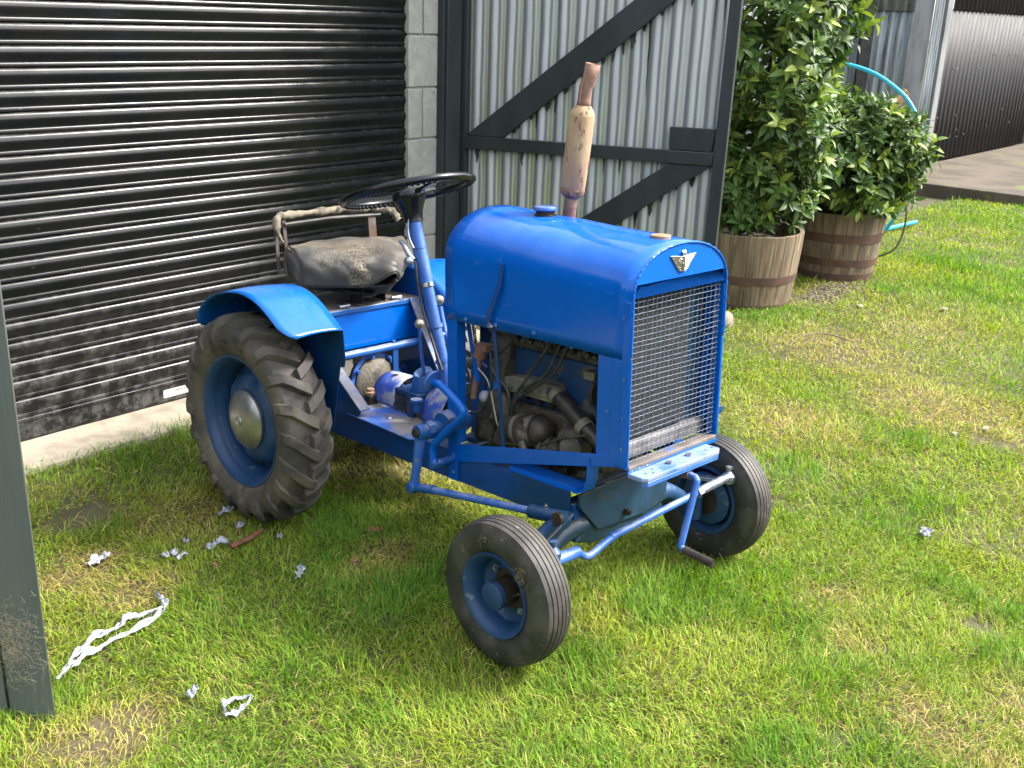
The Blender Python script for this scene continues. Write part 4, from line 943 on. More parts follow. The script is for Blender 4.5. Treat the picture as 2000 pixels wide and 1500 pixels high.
# steering arm plates on the near side
mb = MB(); mb.prism([(1.085, -.20, .218), (1.085, -.235, .205), (1.085, -.345, .155), (1.085, -.375, .145), (1.085, -.375, .118), (1.085, -.335, .125), (1.085, -.23, .165)], (0.034, 0, 0)); part("axle_gusset", mb, 'blue_teal', bevel=0.004)
# cranked track rod
mb = MB(); P = crom([(1.222, -.405, .170), (1.222, -.33, .168), (1.222, -.305, .166), (1.222, -.285, .150), (1.222, -.262, .139), (1.222, -.235, .143), (1.222, -.19, .157), (1.222, -.155, .164), (1.222, -.125, .168), (1.222, .30, .188)], 5)
mb.tube(P, .0105, 12); mb.tube([(1.222, -.415, .170), (1.222, -.305, .167)], .0165, 14); part("track_rod", mb, 'blue_light', smooth=50)
mb = MB(); mb.tube([(1.222, .24, .186), (1.222, .405, .194)], .0140, 14); mb.tube([(1.222, .232, .186), (1.222, .250, .187)], .0175, 6); part("rod_end", mb, 'steel', smooth=40)
# starting handle
mb = MB(); mb.tube(crom([(1.25, .0, .344), (1.365, -.004, .343), (1.384, -.008, .337), (1.387, -.014, .318), (1.386, -.060, .182), (1.388, -.067, .160), (1.405, -.068, .152), (1.45, -.070, .151)], 5), .0098, 12); ch = part("starting_handle", mb, 'blue_light', smooth=60)
mb = MB(); mb.tube([(1.400, -.068, .153), (1.497, -.075, .148)], .0125, 16); mb.tube([(1.4975, -.075, .148), (1.4985, -.075, .148)], .0085, 12); part("handle_grip", mb, 'greasy', ch, smooth=40)
mb = MB(); mb.tube([(1.285 + .075 * k / 90, .0 + .0135 * math.cos(2 * math.pi * k / 9), .344 + .0135 * math.sin(2 * math.pi * k / 9)) for k in range(91)], .0022, 6); part("coil_spring", mb, 'rust_pipe', ch, smooth=60)

# ---------------------------------------------------------------------- wheels
def wheel_empty(name, loc, s):
    o = bpy.data.objects.new(name, None); COL.objects.link(o); o.parent = TR; o.location = loc; o.empty_display_size = .05; return o
def front_wheel(loc, s):
    w = wheel_empty("front_wheel", loc, s); AX = (0, s, 0)       # height measured outwards
    Rt = 0.203
    prof = [(.112, -.038), (.120, -.045), (.138, -.052), (.160, -.053), (.180, -.047), (.190, -.041)]
    tread = []
    for k in range(6):                                  # five grooves between six ribs
        h0 = -.040 + .0142 * k; crown = lambda h: Rt - 4.5 * h * h
        tread += [(crown(h0), h0), (crown(h0 + .0106), h0 + .0106)]
        if k < 5: tread += [(crown(h0 + .0114) - .0048, h0 + .0114), (crown(h0 + .0134) - .0048, h0 + .0134)]
    prof += tread + [(.190, .043), (.180, .048), (.160, .053), (.150, .0525), (.138, .051), (.120, .045), (.112, .038)]
    mb = MB(); mb.lathe(prof, (0, 0, 0), AX, 72); part("tyre", mb, 'rubber_f', w, smooth=38)
    rim = [(.104, -.046), (.1165, -.046), (.1165, -.041), (.106, -.036), (.094, -.022), (.094, .010), (.104, .036), (.1165, .041), (.1185, .046), (.1175, .050), (.113, .049), (.104, .043), (.094, .018), (.090, -.006), (.078, -.016), (.060, -.018), (.050, -.012), (.045, -.012)]
    mb = MB(); mb.lathe(rim, (0, 0, 0), AX, 56); rm = part("rim", mb, 'blue_rim', w, smooth=40)
    mb = MB(); mb.lathe([(.001, -.050), (.052, -.050), (.056, -.030), (.056, -.012), (.040, -.010), (.0385, .030), (.0385, .053), (.001, .053)], (0, 0, 0), AX, 32); hb = part("hub", mb, 'greasy', w, smooth=40)
    mb = MB(); mb.lathe([(.001, .057), (.034, .057), (.038, .0545), (.039, .046), (.0388, .040)], (0, 0, 0), AX, 32); part("hub_cap", mb, 'blue_rim', w, smooth=40)
    for k in range(4):
        a = math.pi / 4 + k * math.pi / 2
        mb = MB(); mb.nut((.066 * math.cos(a), s * -.014, .066 * math.sin(a)), AX, .010, .009); part("wheel_nut", mb, 'steel', w)
        if k % 2 == 0:
            mb = MB(); mb.nut((.066 * math.cos(a), s * -.021, .066 * math.sin(a)), (0, -s, 0), .010, .009); part("wheel_nut", mb, 'blue_rim', w)
    mb = MB(); mb.lathe([(.030, -.049), (.075, -.047), (.088, -.038), (.088, -.026), (.080, -.020)], (0, 0, 0), AX, 40); part("brake_drum", mb, 'blue_rim', w, smooth=40)
    return w
FW1 = front_wheel((1.127, -.478, .080), -1); FW2 = front_wheel((1.127, .462, .088), 1)
def rear_wheel(loc, s):
    w = wheel_empty("rear_wheel", loc, s); AX = (0, s, 0)
    carc = [(.212, -.055), (.222, -.066), (.245, -.080), (.270, -.085), (.292, -.082), (.309, -.070), (.318, -.050), (.322, -.025), (.323, 0), (.322, .025), (.318, .050), (.309, .070), (.292, .082), (.270, .085), (.245, .080), (.222, .066), (.212, .055)]
    mb = MB(); mb.lathe(carc, (0, 0, 0), AX, 80)
    def surf(h):
        for (r0, h0), (r1, h1) in zip(carc[:-1], carc[1:]):
            if h0 <= h <= h1: return r0 + (r1 - r0) * (h - h0) / max(1e-6, h1 - h0)
        return .30
    NL = 20
    for k in range(NL * 2):
        side = 1 if k % 2 else -1
        a0 = 2 * math.pi * k / (NL * 2)
        path = [(-.012, .000, .0255), (.020, -.055, .0265), (.050, -.125, .0265), (.068, -.175, .024)]
        stations = [(p[0] * side, p[1], surf(p[0] * side), p[2]) for p in path]
        stations += [(.079 * side, -.205, .296, .016), (.083 * side, -.222, .275, .008), (.0835 * side, -.232, .262, .001)]
        vs = []
        for i, (h, da, r, ht) in enumerate(stations):
            wb = (.044 if i < 4 else .042) / max(r, .2); wt = (.033 if i < 4 else .030) / max(r, .2)
            nl = 0.0 if i < 4 else (1.0 if i > 4 else .6)        # direction the lug rises: outwards, then sideways
            for (aw, up) in ((-wb / 2, 0), (-wt / 2, 1), (wt / 2, 1), (wb / 2, 0)):
                an = a0 - da + aw; rr = r - (.004 if not up else 0) + up * ht * (1 - nl) ; hh = h + side * up * ht * nl
                if i >= 5 and not up: hh = h - side * .004
                vs.append((rr * math.cos(an) , hh * s, rr * math.sin(an)))
        m = 4; fs = [(i * m + j, i * m + (j + 1) % m, (i + 1) * m + (j + 1) % m, (i + 1) * m + j) for i in range(len(stations) - 1) for j in range(m)]
        fs += [(3, 2, 1, 0), tuple((len(stations) - 1) * m + j for j in range(m))]
        mb.add([(-x if True else x, y, z) for x, y, z in vs] if False else vs, fs)
    part("tyre", mb, 'rubber', w, smooth=28, bevel=0.0012)
    rim = [(.205, -.060), (.218, -.062), (.219, -.057), (.206, -.050), (.196, -.030), (.186, -.010), (.186, .012), (.193, .030), (.206, .050), (.2185, .058), (.221, .063), (.219, .067), (.213, .066), (.205, .058), (.198, .050), (.194, .036), (.191, .022), (.186, .014), (.183, -.010), (.184, -.034)]
    mb = MB(); mb.lathe(rim, (0, 0, 0), AX, 72); part("rim", mb, 'blue_rim', w, smooth=40)
    def disc(r, h, a):
        if .117 < r < .178: h += .017 * math.sin(math.pi * (r - .117) / .061) * (abs(math.cos(4.5 * a)) - .5)
        return r, h
    mb = MB(); mb.lathe([(.186, -.032), (.178, -.030), (.170, -.026), (.160, -.014), (.150, .000), (.140, .012), (.129, .022), (.117, .028), (.098, .030), (.090, .029), (.001, .028)], (0, 0, 0), AX, 72, fn=disc); part("wheel_disc", mb, 'blue_rim', w, smooth=50)
    mb = MB(); mb.lathe([(.094, .029), (.098, .034), (.097, .041), (.090, .048), (.074, .057), (.055, .0625), (.032, .0655), (.018, .066), (.017, .0685), (.012, .069), (.011, .067), (.006, .067), (.005, .070), (.001, .0705)], (0, 0, 0), AX, 48); part("hub_cap", mb, 'hubcap', w, smooth=30)
    for k in range(9):
        a = 2 * math.pi * (k + .5) / 9; mb = MB(); c_ = Vector((.170 * math.cos(a), s * -.020, .170 * math.sin(a))); t_ = Vector((-math.sin(a), 0, math.cos(a)))
        mb.bar(c_ - t_ * .017, c_ + t_ * .017, .012, .004, (0, 1, 0)); part("vent_slot", mb, 'shadow_void', w)
    return w
RW1 = rear_wheel((0.005, -.525, .313), -1); RW2 = rear_wheel((-0.215, .340, .300), 1)
mb = MB(); mb.tube([(-.04, -.46, .313), (-.16, .27, .306)], .032, 16); part("rear_axle", mb, 'blue_dark', smooth=40)

# ---------------------------------------------------------------------- rear fenders
for s in (-1, 1):
    yo, yi = (s * .602, s * .395) if s < 0 else (.447, .24)
    DX, DZ = (0, 0) if s < 0 else (-.22, -.036)
    P = crom([(-.212, .588), (-.180, .655), (-.10, .710), (0, .738), (.09, .745), (.17, .729), (.24, .694), (.322, .638)], 5)
    P = [(v[0] + DX, v[1] + DZ) for v in P]
    n = len(P); mb = MB(); L_ = 8; vs = []
    for i, (x, z) in enumerate(P):
        t = i / (n - 1); cut = 0.038 * (max(0, (t - .90) / .10)) ** 2 + 0.05 * max(0, (.08 - t) / .08) ** 2
        for j in range(L_ + 1):
            u = j / L_; y = yo - s * cut + (yi - yo + s * cut) * u
            vs.append((x, y, z + 0.006 * math.sin(math.pi * u) - 0.001))
    mb.add(vs, [(i * (L_ + 1) + j, (i + 1) * (L_ + 1) + j, (i + 1) * (L_ + 1) + j + 1, i * (L_ + 1) + j + 1) for i in range(n - 1) for j in range(L_)])
    fd = part("rear_fender", mb, 'blue_fender', smooth=60, solid=0.0025, offset=0)
    side = [(x, yi, z - .002) for x, z in P] + [(.328 + DX, yi, .545), (.322 + DX, yi, .520), (.30 + DX, yi, .515), (.25 + DX, yi, .30), (-.20 + DX, yi, .30)]
    mb = MB(); mb.prism(side, (0, -s * .003, 0)); part("fender_side", mb, 'blue_dark' if s < 0 else 'blue', fd, bevel=0.0008)
# rear bulkhead box under the seat
mb = MB(); mb.box((-.34, -.335, .598), (-.060, .234, .604)); bx_ = part("seat_box", mb, 'box_top', bevel=0.002)
mb = MB(); mb.box((-.068, -.385, .455), (-.063, .234, .5975)); part("front_panel", mb, 'blue', bx_)
mb = MB(); mb.box((-.0625, -.385, .5845), (-.056, .200, .6025)); part("edge_angle", mb, 'blue_worn', bx_, bevel=0.003)
mb = MB(); mb.tube([(-.066, .148, .46), (-.066, .148, .592)], .003, 6); part("weld_seam", mb, 'blue', bx_)
mb = MB(); mb.box((-.34, -.385, .33), (-.335, .234, .5975)); part("back_panel", mb, 'blue_dark', bx_)
for y in (.135, -.10):
    mb = MB(); mb.tube([(-.075, y - .022, .611), (-.075, y + .022, .611)], .0065, 10); mb.box((-.12, y - .02, .6045), (-.075, y - .004, .607)); mb.box((-.075, y + .004, .6045), (-.055, y + .02, .607)); part("hinge", mb, 'steel', bx_, smooth=40)
# slanting side plates with scuffed flanges
for s, top, bot in ((1, (-.058, .602), (.118, .318)), (-1, (-.022, .440), (.165, .300))):
    y0 = s * .222
    mb = MB(); mb.prism([(top[0], y0, top[1]), (bot[0], y0, bot[1]), (bot[0] - .02, y0, .273), (-.30, y0, .273), (-.30, y0, top[1])], (0, -s * .004, 0)); sp_ = part("side_plate", mb, 'blue_dark')
    mb = MB(); mb.bar((top[0], s * .203, top[1] + .003), (bot[0], s * .203, bot[1] + .003), .042, .006, (1, 0, .6)); part("scuffed_flange", mb, 'worn_strip', sp_, bevel=0.001)
mb = MB(); mb.tube([(-.02, -.40, .447), (-.02, .195, .447)], .0145, 16); part("cross_tube", mb, 'blue_worn', smooth=50)
mb = MB(); mb.prism([(-.022, .066, .30), (-.022, .090, .30), (-.022, .090, .455), (-.022, .080, .468), (-.022, .066, .470)], (.008, 0, 0)); part("lever_bracket", mb, 'blue_dark', bevel=0.001)
# foot plates
for s in (-1, 1):
    mb = MB(); mb.prism([(.085, s * .222, .2755), (.44, s * .238, .2725), (.475, s * .205, .2720), (.42, s * .10, .2735), (.20, s * .045, .275), (.06, s * .06, .276)], (0, 0, .005)); fp_ = part("foot_plate", mb, 'floorplate', bevel=0.001)
    if s < 0:
        mb = MB(); mb.lathe([(.001, .006), (.006, .006), (.009, .003), (.010, 0)], (.235, -.155, .2795), (0, 0, 1), 14); part("plate_bolt", mb, 'steel', fp_)
mb = MB(); mb.lathe([(.0, 0), (.030, 0), (.030, .006), (.024, .008), (.024, .026), (.022, .030), (.001, .030)], (.045, -.085, .2795), (0, 0, 1), 20); oc = part("oil_filler", mb, 'greasy', smooth=40)
mb = MB(); mb.lathe([(.001, .0295), (.021, .0295), (.0215, .040), (.014, .043), (.014, .052), (.001, .053)], (.045, -.085, .2795), (0, 0, 1), 18); part("cap", mb, 'copper', oc, smooth=40)
# differential, tunnel, gearbox
mb = MB(); mb.lathe([(.001, .020), (.085, .018), (.095, .010), (.096, 0), (.112, 0), (.112, -.015), (.10, -.018), (.001, -.02)], (-.035, .0, .318), (1, 0, 0.12), 40); df = part("differential", mb, 'cast', smooth=40)
mb = MB(); mb.lathe([(.098, -.001), (.1125, -.001), (.1125, .004), (.098, .004)], (-.035, 0, .318), (1, 0, .12), 40); part("flange_ring", mb, 'blue_light', df, smooth=40)
for k in range(8):
    a = 2 * math.pi * k / 8 + .2; mb = MB(); mb.nut((-.030, .104 * math.cos(a), .318 + .104 * math.sin(a)), (1, 0, .1), .009, .008); part("bolt", mb, 'blue_worn', df)
def half_tube(x0, x1, r0, r1, z, a0=-8, a1=188, y=0.0):
    mb = MB(); mb.grid(lambda u, v: (x0 + (x1 - x0) * u, y + (r0 + (r1 - r0) * u) * math.cos(R(a0 + (a1 - a0) * v)), z + (r0 + (r1 - r0) * u) * math.sin(R(a0 + (a1 - a0) * v))), 4, 20); return mb
tc_ = part("tunnel_cover", half_tube(.045, .170, .078, .082, .298), 'tunnel', smooth=60, solid=.003, fix=False)
mb = MB(); mb.tube([(.102, -.018, .3795), (.102, -.018, .3802)], .011, 14); h_ = part("hole", mb, 'shadow_void', tc_); h_.scale = (1, 1, 1)
mb = MB(); mb.prism([(.178, -.085, .345), (.30, -.092, .345), (.315, -.06, .345), (.315, .07, .345), (.178, .07, .345)], (0, 0, .018)); gb = part("gearbox_lid", mb, 'blue_engine', bevel=0.003)
mb = MB(); mb.box((.172, -.082, .235), (.318, .082, .3445)); part("gearbox", mb, 'cast', bevel=0.006)
mb = MB(); mb.box((.255, -.096, .262), (.29, -.0825, .352)); part("strap", mb, 'blue_engine', gb, bevel=0.002)
for (x, y) in ((.19, -.06), (.25, -.075), (.30, -.05), (.20, .04), (.29, .04)):
    mb = MB(); mb.nut((x, y, .363), (0, 0, 1), .007, .006); part("bolt", mb, 'blue_worn', gb)
part("bell_cover", half_tube(.325, .455, .090, .120, .295), 'tunnel', smooth=60, solid=.003, fix=False)
mb = MB(); mb.lathe([(.001, .016), (.020, .014), (.022, .008), (.020, .003), (.012, 0), (.012, -.03)], (.335, -.118, .348), (0, 0, 1), 18); part("breather_cap", mb, 'blue_worn', smooth=40)
# gear lever in its turret
mb = MB(); mb.lathe([(.040, 0), (.038, .012), (.034, .055), (.030, .062), (.026, .060), (.001, .05)], (.262, -.03, .3635), (.06, 0, 1), 20, fn=lambda r, h, a: (r, h + (.012 * math.cos(a) if h > .04 else 0))); part("lever_turret", mb, 'blue_worn', smooth=40)
mb = MB(); mb.tube(crom([(.275, -.035, .412), (.281, -.040, .445), (.277, -.042, .47), (.276, -.046, .52), (.276, -.05, .585)], 5), .006, 10); lv = part("gear_lever", mb, 'blue_light', smooth=60)
mb = MB(); mb.sphere((.276, -.05, .597), .0165, 12); part("knob", mb, 'brass', lv, smooth=180)
mb = MB(); mb.tube(crom([(.345, .06, .33), (.345, .055, .45), (.29, .05, .56), (.265, .05, .64)], 5), [.010] * 16, 10); lv2 = part("hand_brake", mb, 'blue_light', smooth=60)
mb = MB(); mb.sphere((.262, .05, .662), .0175, 12); part("knob", mb, 'brass', lv2, smooth=180)
mb = MB(); mb.tube(crom([(.30, .035, .55), (.315, .03, .47), (.33, .03, .40), (.36, .02, .36)], 5), .0028, 6); mb.tube([(.297, .04, .55), (.297, .02, .55)], .008, 8); part("brake_rod", mb, 'blue_light', lv2, smooth=60)
# steering column and wheel
HUB = Vector((.172, 0, 1.012)); CA = Vector((-.285, 0, .958)).normalized()
def colp(t): return HUB - CA * t
mb = MB(); mb.tube([colp(.30), colp(.07)], .0235, 18); sc_ = part("steering_column", mb, 'blue_light', smooth=40)
mb = MB(); mb.tube([colp(.72), colp(.29)], .0205, 18); part("lower_column", mb, 'blue_light', sc_, smooth=40)
for t_ in (.30, .44, .56):
    mb = MB(); mb.tube([colp(t_ + .012), colp(t_ - .002)], .0245, 18); part("clamp", mb, 'chrome' if t_ < .4 else 'blue_light', sc_, smooth=40)
mb = MB(); mb.tube([colp(.185), colp(.182)], .0245, 18); part("joint_ring", mb, 'blue_dark', sc_)
sw = bpy.data.objects.new("steering_wheel", None); COL.objects.link(sw); sw.parent = TR; sw.location = HUB; sw.rotation_euler = CA.to_track_quat('Z', 'X').to_euler(); sw.empty_display_size = .1
mb = MB(); RW = .219; mb.tube([(RW * math.cos(a), RW * math.sin(a), .012) for a in np.linspace(0, 2 * math.pi, 73)[:-1]], .0130, 12, closed=True); part("wheel_rim", mb, 'black', sw, smooth=60)
mb = MB()
for k in range(72):
    a = 2 * math.pi * k / 72
    if abs(((a / (2 * math.pi / 3)) % 1) - .5) > .38: continue
    mb.sphere(((RW - .004) * math.cos(a), (RW - .004) * math.sin(a), .003), .0075, 5)
part("finger_grip", mb, 'black', sw, smooth=60)['kind'] = 'stuff'
for k in range(3):
    a = R(-5 + 120 * k); c_, s_ = math.cos(a), math.sin(a); mb = MB()
    pts = [(.030, .000, .030, .014), (.09, .004, .020, .010), (.15, .009, .017, .009), (RW - .004, .012, .020, .009)]
    vs = []
    for (r, z, w_, t_) in pts:
        for (dw, dz) in ((-w_ / 2, -t_ / 2), (w_ / 2, -t_ / 2), (w_ * .35, t_ / 2), (-w_ * .35, t_ / 2)): vs.append((r * c_ - dw * s_, r * s_ + dw * c_, z + dz))
    mb.add(vs, [(i * 4 + j, i * 4 + (j + 1) % 4, i * 4 + 4 + (j + 1) % 4, i * 4 + 4 + j) for i in range(3) for j in range(4)]); part("spoke", mb, 'black', sw, smooth=50)
mb = MB(); mb.lathe([(.001, .018), (.036, .017), (.050, .012), (.056, .003), (.057, -.008), (.054, -.020), (.044, -.042), (.036, -.062), (.032, -.084), (.032, -.092), (.001, -.092)], (0, 0, 0), (0, 0, 1), 32); part("hub", mb, 'black', sw, smooth=50)
# throttle lever and rods on the column
mb = MB(); mb.tube(crom([(.215, -.012, .955), (.205, -.03, .93), (.215, -.038, .88), (.236, -.036, .845)], 5), .0035, 8); mb.tube(crom([(.180, -.045, .862), (.195, -.045, .852), (.215, -.042, .825), (.235, -.035, .805)], 4), [.0065] * 5 + [.0085] * 5 + [.009] * 3, 10); mb.sphere((.222, -.045, .800), .017, 8); part("throttle_lever", mb, 'steel', smooth=60)
mb = MB(); mb.tube(crom([(.235, -.03, .80), (.265, -.03, .66), (.32, -.027, .53), (.365, -.03, .45)], 5), .0048, 8); part("throttle_rod", mb, 'cable', smooth=60)
# steering box, drop arm, drag link
mb = MB(); mb.tube([(.585, -.225, .348), (.575, -.318, .348)], .024, 16); mb.tube([(.580, -.265, .348), (.578, -.285, .348)], .030, 8); mb.tube([(.60, -.15, .37), (.60, -.235, .36)], .040, 16); sb = part("steering_box", mb, 'blue_worn', smooth=40)
mb = MB(); mb.tube([(.575, -.318, .348), (.575, -.328, .348)], .015, 6); mb.tube([(.645, -.225, .375), (.655, -.245, .375)], .018, 6); part("bolt", mb, 'greasy', sb)
mb = MB(); mb.tube([(.574, -.300, .345), (.560, -.305, .25), (.546, -.310, .165)], [.019, .0155, .0135], 14); part("drop_arm", mb, 'blue_light', smooth=60)
mb = MB(); mb.lathe([(.001, -.020), (.016, -.018), (.020, -.006), (.020, .010), (.014, .018), (.001, .020)], (.545, -.310, .163), (0, 1, 0), 18); mb.tube([(.545, -.31, .163), (.640, -.308, .178)], .0145, 14); part("ball_joint", mb, 'blue_worn', smooth=40)
mb = MB(); mb.tube([(.60, -.308, .172), (1.06, -.302, .232)], .0115, 14); dl = part("drag_link", mb, 'blue_light', smooth=50)
mb = MB(); mb.tube([(1.045, -.302, .230), (1.165, -.300, .245)], .0200, 18); part("socket_tube", mb, 'blue_dark', dl, smooth=40)
mb = MB(); mb.tube([(1.160, -.312, .246), (1.160, -.325, .247)], .0185, 20); part("end_plug", mb, 'greasy', dl, smooth=40)
mb = MB(); mb.nut((1.10, -.302, .257), (0, 0, 1), .006, .007); part("grease_nipple", mb, 'chrome', dl)
mb = MB(); mb.tube(crom([(1.150, -.300, .24), (1.120, -.33, .20), (1.115, -.375, .16)], 5), [.016] * 11, 10); part("link_arm", mb, 'blue_rim', smooth=60)
# clutch pedal
mb = MB(); mb.tube(crom([(.612, -.278, .508), (.645, -.28, .505), (.70, -.28, .478), (.737, -.28, .455), (.738, -.28, .432), (.69, -.28, .385), (.625, -.28, .325), (.606, -.28, .300), (.604, -.28, .27), (.612, -.28, .250)], 5), .0125, 12); pd_ = part("clutch_pedal", mb, 'blue', smooth=60)
mb = MB(); mb.lathe([(.001, .009), (.030, .009), (.034, .005), (.034, -.002), (.001, -.006)], (.606, -.278, .510), (-.95, -.1, .35), 22); part("pedal_pad", mb, 'blue_light', pd_, smooth=40)
mb = MB(); mb.tube([(.612, -.295, .247), (.612, -.20, .247)], .012, 12); part("pivot", mb, 'blue_worn', pd_, smooth=40)

# ---------------------------------------------------------------------- seat
sY, sW = .034, .246
def seat_fn(u, v):
    t = 2 * u - 1; y = sY + sW * t
    xb = -.345 + .100 * t * t; xf = .022 - .180 * t * t
    zt = .803 - .012 * max(0, t) ** 2
    pom = math.exp(-((t + .06) / .17) ** 2)
    if v < .12:
        k = v / .12; return (xb - .012 * math.sin(math.pi * k), y, .715 + (zt - .715 - .012) * k)
    if v < .62:
        k = (v - .12) / .50; x = xb + (xf - .030 - xb) * k
        z = zt - .012 + .020 * math.sin(math.pi * (.1 + .8 * k)) + .004 * math.sin(9 * k + 6 * t) * math.sin(5 * t) - .014 * math.exp(-((t + .15) / .35) ** 2) * math.sin(math.pi * k) - .016 * k * k
        return (x, y, z)
    k = (v - .62) / .38
    zb = .690 + .046 * pom + .004 * t + .016 * sstep(.1, .6, t)
    z0 = zt - .012 + .020 * math.sin(math.pi * .9) - .016
    kk = k ** 1.25
    x = xf - .030 + .034 * math.sin(min(1, k * 1.6) * math.pi / 2) + (.005 * math.sin(13 * t + 5 * k) + .004 * math.sin(29 * t - 9 * k)) * math.sin(math.pi * min(1, k * 1.1)) + .045 * pom * k - .012 * k * k - .045 * sstep(.12, .4, t) * k
    return (x, y, z0 + (zb - z0) * kk)
mb = MB(); mb.grid(seat_fn, 44, 36); seat = part("seat", mb, 'leather', smooth=180, solid=.010, fix=False)
mb = MB(); mb.tube([Vector(seat_fn(i / 60, 1.0)) + Vector((.003, 0, -.002)) for i in range(61)], .0045, 8); mb.tube([Vector(seat_fn(0, j / 40)) + Vector((0, -.003, 0)) for j in range(41)], .0042, 8); mb.tube([Vector(seat_fn(1, j / 40)) + Vector((0, .003, 0)) for j in range(41)], .0042, 8); part("piping", mb, 'leather', seat, smooth=60)
for u_ in (0, 1):
    rim_ = [Vector(seat_fn(u_, j / 30)) for j in range(31)]; mb = MB(); mb.add(rim_, [tuple(range(31))]); part("end_panel", mb, 'leather', seat, smooth=180, solid=.004, fix=False)
for u in (.07, .19, .31, .42):
    p = Vector(seat_fn(u, .95)); mb = MB(); mb.lathe([(.0055, 0), (.005, .003), (.001, .0042)], p + Vector((.001, -.001, 0)), (.85, -.5, .1), 10); part("rivet", mb, 'greasy', seat)
mb = MB(); mb.grid(lambda u, v: (-.335 + .33 * v * (1 - .45 * (2 * u - 1) ** 2), sY + .20 * (2 * u - 1), .700 - .03 * math.sin(math.pi * v) - .02 * math.sin(math.pi * u) + .02 * (2 * u - 1) ** 2), 12, 10); part("seat_pan", mb, 'iron', seat, smooth=60, solid=.003)
mb = MB(); mb.lathe([(.05, 0), (.075, .03), (.09, .045)], (-.10, .06, .640), (0, 0, 1), 20); mb.bar((-.28, -.10, .655), (-.06, .03, .640), .05, .012, (0, 0, 1)); part("seat_spring", mb, 'iron', seat, smooth=50)
for y in (-.015, .085):
    mb = MB(); mb.box((-.155, y - .002, .605), (-.075, y + .002, .66)); mb.box((-.155, y, .656), (-.075, y + .035, .660)); part("seat_bracket", mb, 'iron', bevel=0.001)
mb = MB(); mb.prism([(-.16, -.075, .6045), (-.06, -.045, .6045), (-.06, .05, .6045), (-.16, .05, .6045)], (0, 0, .003)); part("bracket_plate", mb, 'iron')
# backrest: bent flat bars with a torn padded top
br = bpy.data.objects.new("backrest", None); COL.objects.link(br); br.parent = TR; br.empty_display_size = .1
BX = -.285
for y, dz in ((-.232, 0), (-.195, .03)):
    mb = MB(); mb.bar((BX + (.0 if dz else .004), y, .905), (BX + .006, y + .005, .722 + dz * 1.4), .014, .004, (1, 0, 0)); mb.bar((BX + .006, y + .003, .722 + dz * 1.4), (BX + .05, y + .045, .722 + dz * 1.4), .004, .014, (0, 0, 1)); part("side_bar", mb, 'bar_iron', br, bevel=0.001)
mb = MB(); mb.bar((BX, .192, .89), (BX + .01, .192, .76), .036, .005, (1, 0, 0)); part("back_bar", mb, 'bar_iron', br, bevel=0.001)
PP = crom([(BX + .03, -.222, .828), (BX + .015, -.232, .87), (BX, -.215, .912), (BX - .005, -.14, .917), (BX - .01, 0, .918), (BX - .01, .12, .916), (BX - .005, .22, .912), (BX + .01, .285, .895), (BX + .02, .305, .862)], 7)
rr = []
for i in range(len(PP)):
    t = i / (len(PP) - 1); rr.append(.005 + .0095 * sstep(0, .2, t) + .004 * math.sin(i * 1.7) * sstep(.1, .3, t) * .6 - (.008 * math.exp(-((t - .42) / .02) ** 2) + .008 * math.exp(-((t - .58) / .02) ** 2)) )
mb = MB(); mb.tube(PP, rr, 12)
mb.v = [(v[0] + .0022 * math.sin(v[1] * 130 + v[2] * 90), v[1], v[2] + .0012 * math.sin(v[1] * 170 + v[0] * 200)) for v in mb.v]
part("pad", mb, 'pad', br, smooth=70)
mb = MB(); mb.tube([(BX + .012, -.20, .888), (BX, 0, .893), (BX + .005, .23, .888)], .006, 8); part("top_bar", mb, 'iron', br)

# ---------------------------------------------------------------------- engine
eng = bpy.data.objects.new("engine", None); COL.objects.link(eng); eng.parent = TR; eng.empty_display_size = .1; eng.location = (-.042, .035, -.0055)
mb = MB(); mb.box((.785, -.105, .445), (1.13, .105, .615)); part("engine_block", mb, 'blue_engine', eng, bevel=0.008)
mb = MB(); mb.box((.782, -.112, .616), (1.135, .10, .655)); part("cylinder_head", mb, 'cast', eng, bevel=0.006)
mb = MB()
for k in range(12):
    x = .80 + .028 * k + .004 * rnd.random(); mb.tube([(x, -.118 + .02 * (k % 2), .640), (x, -.118 + .02 * (k % 2), .668)], .010, 6); mb.sphere((x + .01, -.122, .644), .010, 5)
part("head_nut", mb, 'cast', eng)['kind'] = 'stuff'
for x in (.86, .95, 1.03):
    mb = MB(); mb.tube([(x, -.12, .648), (x, -.150, .668)], .008, 8); part("spark_plug", mb, 'chrome', eng)
mb = MB(); mb.prism([(.790, -.106, .486), (.790, -.106, .528), (.83, -.106, .537), (.99, -.106, .540), (1.005, -.106, .52), (.99, -.106, .486)], (0, -.045, 0)); mb.box((.84, -.156, .497), (.97, -.1515, .525)); mf = part("exhaust_manifold", mb, 'alum', eng, bevel=0.006)
for x in (.82, .88, .945):
    mb = MB(); mb.nut((x, -.152, .502 + .012 * (x > .85)), (0, -1, 0), .008, .008); part("bolt", mb, 'alum', mf)
mb = MB(); mb.tube(crom([(.975, -.135, .520), (1.01, -.14, .503), (1.075, -.150, .470), (1.13, -.155, .437), (1.19, -.155, .405)], 5), .0235, 16); ep = part("exhaust_downpipe", mb, 'greasy', eng, smooth=60)
mb = MB(); mb.tube([(.985, -.137, .515), (1.005, -.140, .505)], .0275, 16); part("clamp", mb, 'alum', ep, smooth=40)
mb = MB(); mb.tube([(1.105, -.153, .452), (1.125, -.155, .441)], .0275, 16); part("clamp", mb, 'alum', ep, smooth=40)
mb = MB(); mb.tube([(.79, -.06, .45), (1.13, -.06, .45)], .02, 10); mb.box((.79, -.11, .28), (1.14, .11, .445)); part("crankcase", mb, 'cast', eng, bevel=0.012)
